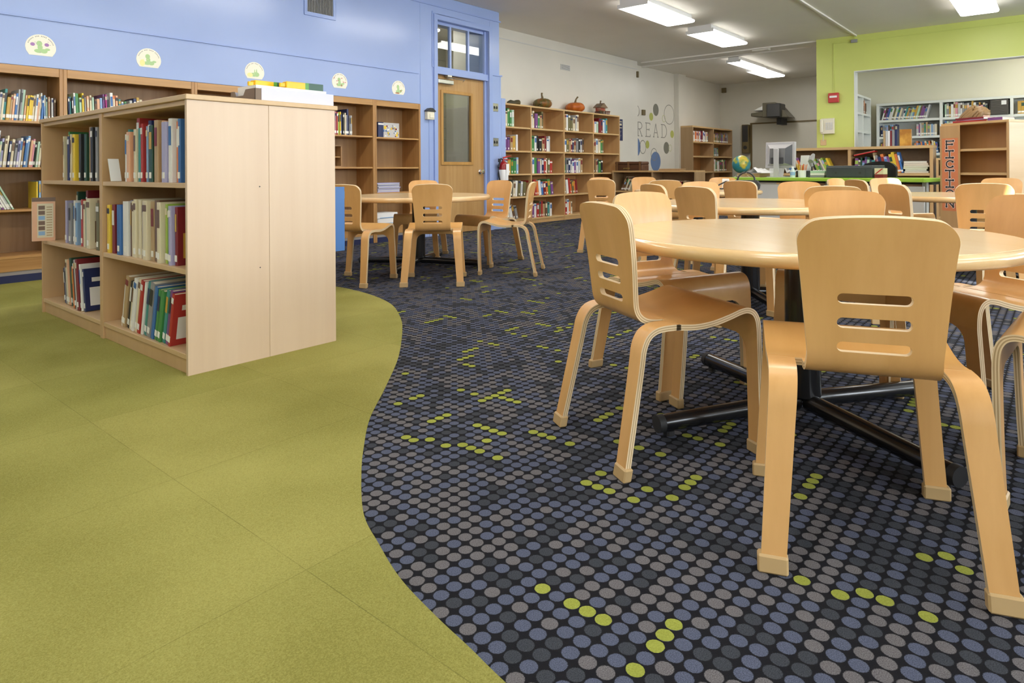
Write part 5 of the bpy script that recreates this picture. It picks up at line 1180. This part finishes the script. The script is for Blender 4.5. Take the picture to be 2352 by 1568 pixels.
# dark woven basket in the white shelving
t = thing('woven_basket', 'dark woven hamper in the white shelving above the angled bookcase', 'basket', (14.02, .69, 1.7555), 0)
WB = mat('woven_dark', (.07, .06, .05), .7); tcx = N(WB, 'ShaderNodeTexCoord'); wv = N(WB, 'ShaderNodeTexWave', wave_type='BANDS', bands_direction='Z'); wv.inputs['Scale'].default_value = 12; wv.inputs['Distortion'].default_value = 2; L(WB, tcx.outputs['Object'], wv.inputs['Vector']); L(WB, ramp(WB, wv.outputs[0], ((.2, (.04, .035, .03)), (.8, (.11, .10, .09)))), WB.node_tree.nodes['Principled BSDF'].inputs['Base Color'])
MB().box(-.02, .3, 0, .26, 0, .255).build('body', WB, t, bevel=.01); MB().box(-.024, -.0205, .03, .10, .17, .24).build('tag', 'paper', t)

# silvery plant at the end of the desk bookcase
t = thing('silver_plant', 'bushy silver-grey leafy plant beside the angled bookcase', 'plant', (12.22, 1.28, 1.0005))
MB().lathe([(0, 0), (.06, 0), (.08, .10), (.072, .10), (.055, .01), (0, .01)], 20).build('pot', 'dark', t, smooth=40)
MB().tube([(0, 0, .01), (.01, 0, .12), (0, .01, .2)], .008, 6).build('stem', 'walnutish', t)
mb = MB(); rng = random.Random(9)
for i in range(420):
    th = rng.uniform(0, 2*math.pi); ph = math.acos(rng.uniform(-.95, 1)); rr = rng.uniform(.10, .20)
    c = V3((rr*.9*math.sin(ph)*math.cos(th), rr*1.0*math.sin(ph)*math.sin(th), .20+rr*1.05*math.cos(ph)))
    if c.z < .03: continue
    d1 = V3((rng.uniform(-1, 1), rng.uniform(-1, 1), rng.uniform(-.6, .6))).normalized(); d2 = d1.cross(V3((rng.uniform(-1, 1), rng.uniform(-1, 1), 1))).normalized(); l_ = rng.uniform(.025, .045); w_ = l_*.42
    mb.poly([c-d1*l_, c+d2*w_, c+d1*l_, c-d2*w_], rng.choice((0, 0, 1)))
mb.build('foliage', [mat('leaf_silver', (.34, .36, .33), .6), mat('leaf_dark', (.09, .10, .09), .6)], t)

# ================================================================== ON THE TABLES
t = thing('handbag', 'black handbag with upright handle on the table behind the greyish chair', 'handbag', (6.80, 2.52, .6375), R(-69))
MB().prism([(-.13, 0), (.13, 0), (.14, .06), (.115, .10), (-.115, .10), (-.14, .06)], -.05, .05, 'y').build('body', 'dark', t, bevel=.012)
MB().tube([(.085*math.cos(R(a)), 0, .095+.085*math.sin(R(a))) for a in range(0, 181, 12)], .009, 8).build('handle', 'dark', t, smooth=50)
MB().tube([(-.12, .0, .08), (-.20, .01, .085), (-.27, .02, .05), (-.30, .0, .012), (-.24, -.03, .009), (-.17, -.03, .02)], .008, 8).build('strap', 'dark', t, smooth=50)
tag(MB().box(-.05, .05, -.035, .035, 0, .11).build('tissue_carton', 'paper', loc=(6.95, 2.80, .6375), rotz=R(20), bevel=.004), 'small white carton beside the handbag', 'carton')
t = thing('grey_book', 'grey book with upturned cover lying on the table behind the pale shining backrest', 'book', (6.62, 3.30, .6375), R(30)); MB().box(-.14, .14, -.10, .10, 0, .018).build('cover', [CM['grey']], t, bevel=.002); MB().prism([(-.14, .018), (.13, .05), (.13, .052), (-.14, .021)], -.10, .10, 'y').build('top_cover', [CM['grey']], t)

# ================================================================== THE PERSON behind the angled bookcase
def person():
    t = thing('person', 'person with long light brown hair, head bowed, behind the angled bookcase', 'person', (9.20, .86, 0), R(-112))
    me = bpy.data.meshes.new('body'); S = []
    # facing local +x, head bowed forward
    J = {'pel': (0, 0, .86, .13), 'wai': (.0, 0, 1.0, .115), 'che': (.03, 0, 1.17, .13), 'nec': (.08, 0, 1.31, .05),
         'sl': (.04, .155, 1.235, .055), 'el': (.02, .21, 1.0, .042), 'wl': (.12, .17, .80, .03), 'hl': (.16, .16, .73, .034), 'sr': (.04, -.155, 1.235, .055), 'er': (.02, -.21, 1.0, .042), 'wr': (.12, -.17, .80, .03), 'hr': (.16, -.16, .73, .034),
         'ql': (.0, .09, .80, .085), 'kl': (.02, .10, .45, .06), 'al': (0, .10, .09, .04), 'tl': (.13, .11, .035, .035), 'qr': (0, -.09, .80, .085), 'kr': (.02, -.10, .45, .06), 'ar': (0, -.10, .09, .04), 'tr': (.13, -.11, .035, .035)}
    E_ = [('pel', 'wai'), ('wai', 'che'), ('che', 'nec'), ('che', 'sl'), ('sl', 'el'), ('el', 'wl'), ('wl', 'hl'), ('che', 'sr'), ('sr', 'er'), ('er', 'wr'), ('wr', 'hr'), ('pel', 'ql'), ('ql', 'kl'), ('kl', 'al'), ('al', 'tl'), ('pel', 'qr'), ('qr', 'kr'), ('kr', 'ar'), ('ar', 'tr')]
    ks = list(J)
    # fingers
    for s_, hn in ((1, 'hl'), (-1, 'hr')):
        hx, hy, hz, _ = J[hn]
        for f_ in range(5):
            ln = (.05, .075, .082, .076, .058)[f_]; oy = (.026, .018, .006, -.006, -.018)[f_]*s_*-1
            a_, b_ = 'f%s%da' % (hn, f_), 'f%s%db' % (hn, f_)
            J[a_] = (hx+.012*(f_ == 0)+.015, hy+oy, hz-ln*.5, .0095); J[b_] = (hx+.03+.012*(f_ == 0), hy+oy*1.15, hz-ln, .008)
            E_ += [(hn, a_), (a_, b_)]
    ks = list(J); me.from_pydata([J[k][:3] for k in ks], [(ks.index(a), ks.index(b)) for a, b in E_], [])
    o = bpy.data.objects.new('body', me); COLL.objects.link(o); o.parent = t
    sk = o.modifiers.new('s', 'SKIN'); sk.use_smooth_shade = True
    for i, k in enumerate(ks): r = J[k][3]; me.skin_vertices[0].data[i].radius = (r, r)
    me.skin_vertices[0].data[0].use_root = True
    o.modifiers.new('u', 'SUBSURF').levels = 1; o.modifiers['u'].render_levels = 1
    bpy.context.view_layer.update()
    m2 = bpy.data.meshes.new_from_object(o.evaluated_get(bpy.context.evaluated_depsgraph_get())); o.modifiers.clear(); o.data = m2; m2.name = 'body'
    SKIN = mat('skin', (.70, .44, .33), .5); SH = mat('blouse', (.30, .34, .45), .8); TR = mat('trousers', (.05, .055, .08), .8); SHO = mat('shoes', (.03, .025, .02), .5)
    m2.materials.clear()
    for x in (SKIN, SH, TR, SHO): m2.materials.append(x)
    for p in m2.polygons:
        c = p.center; p.use_smooth = True
        p.material_index = 3 if c.z < .07 else (2 if (c.z < .86 and abs(c.y) < .15 and c.x < .11) else (1 if c.z < 1.27 and c.z > .86 else 0))
    # head: one shaped ball with brow, nose, chin
    hd = MB(); nu, nv = 32, 22
    for j in range(nv+1):
        ph = math.pi*j/nv
        for i in range(nu):
            th = 2*math.pi*i/nu; x = math.sin(ph)*math.cos(th); y = math.sin(ph)*math.sin(th); z = -math.cos(ph)
            X, Y, Z = .095*x, .075*y, .118*z
            if z < 0: X *= 1-.12*z*z; Y *= 1-.28*z*z
            if x > .8 and abs(y) < .22 and -.35 < z < .05: X += .018*(1-abs(y)/.22)*(1-abs(z+.17)/.22 if abs(z+.17) < .22 else 0)
            if x > .6 and abs(abs(y)-.38) < .16 and abs(z-.02) < .12: X -= .007
            hd.v.append((X, Y, Z))
    for j in range(nv):
        for i in range(nu): hd.f.append((j*nu+i, j*nu+(i+1) % nu, (j+1)*nu+(i+1) % nu, (j+1)*nu+i)); hd.m.append(0)
    h = hd.build('head', SKIN, t, smooth=80); h.location = (.145, 0, 1.405); h.rotation_euler = (R(8), R(30), 0); h.scale = (1.12, 1.12, 1.12)
    for s_ in (-1, 1):
        e = MB().lathe([(.011*math.sin(math.pi*i/8), -.011*math.cos(math.pi*i/8)) for i in range(9)], 12).build('eye', mat('eye_white', (.8, .78, .75), .2), h, smooth=80); e.location = (.083, s_*.03, .004)
        e = MB().lathe([(0, -.015), (.018, 0), (.02, .03), (0, .035)], 12).build('ear', SKIN, h, smooth=80); e.location = (-.005, s_*.075, -.015); e.scale = (1, .4, 1)
    MB().box(.082, .089, -.022, .022, -.062, -.054).build('mouth', mat('lips', (.45, .16, .14), .5), h, bevel=.003)
    # hair: cap plus long falling locks
    hr = MB(); nu, nv = 32, 16
    for j in range(nv+1):
        ph = math.pi*.62*j/nv
        for i in range(nu):
            th = 2*math.pi*i/nu; x = math.sin(ph)*math.cos(th); y = math.sin(ph)*math.sin(th); z = math.cos(ph)
            k = 1.10+.02*math.sin(9*th+3*j*.3)
            if x > .55 and z < .62: k = .90
            hr.v.append((.097*x*k-.004, .080*y*k, .121*z*k))
    for j in range(nv):
        for i in range(nu): hr.f.append((j*nu+i, (j+1)*nu+i, (j+1)*nu+(i+1) % nu, j*nu+(i+1) % nu)); hr.m.append(0)
    rng = random.Random(4)
    for i in range(60):
        a = R(65+230*i/59); b0 = V3((.10*math.cos(a)*1.02-.005, .083*math.sin(a)*1.05, .02+rng.uniform(-.02, .05)))
        ln = rng.uniform(.22, .34); out = V3((math.cos(a)*.5, math.sin(a)*.8, 0))
        hr.tube([b0*.9+V3((0, 0, .04)), b0*1.06, b0*1.18+V3((-.01, 0, -.10))+out*.02, b0*1.25+V3((-.03, 0, -ln))+out*.03], [.012, .017, .016, .004], 7)
    hm = wood('hair_light_brown', (.34, .21, .09), (.20, .11, .04), 'z', .45, 2.2); hh = hr.build('hair', hm, h, smooth=60)
    return t
person()
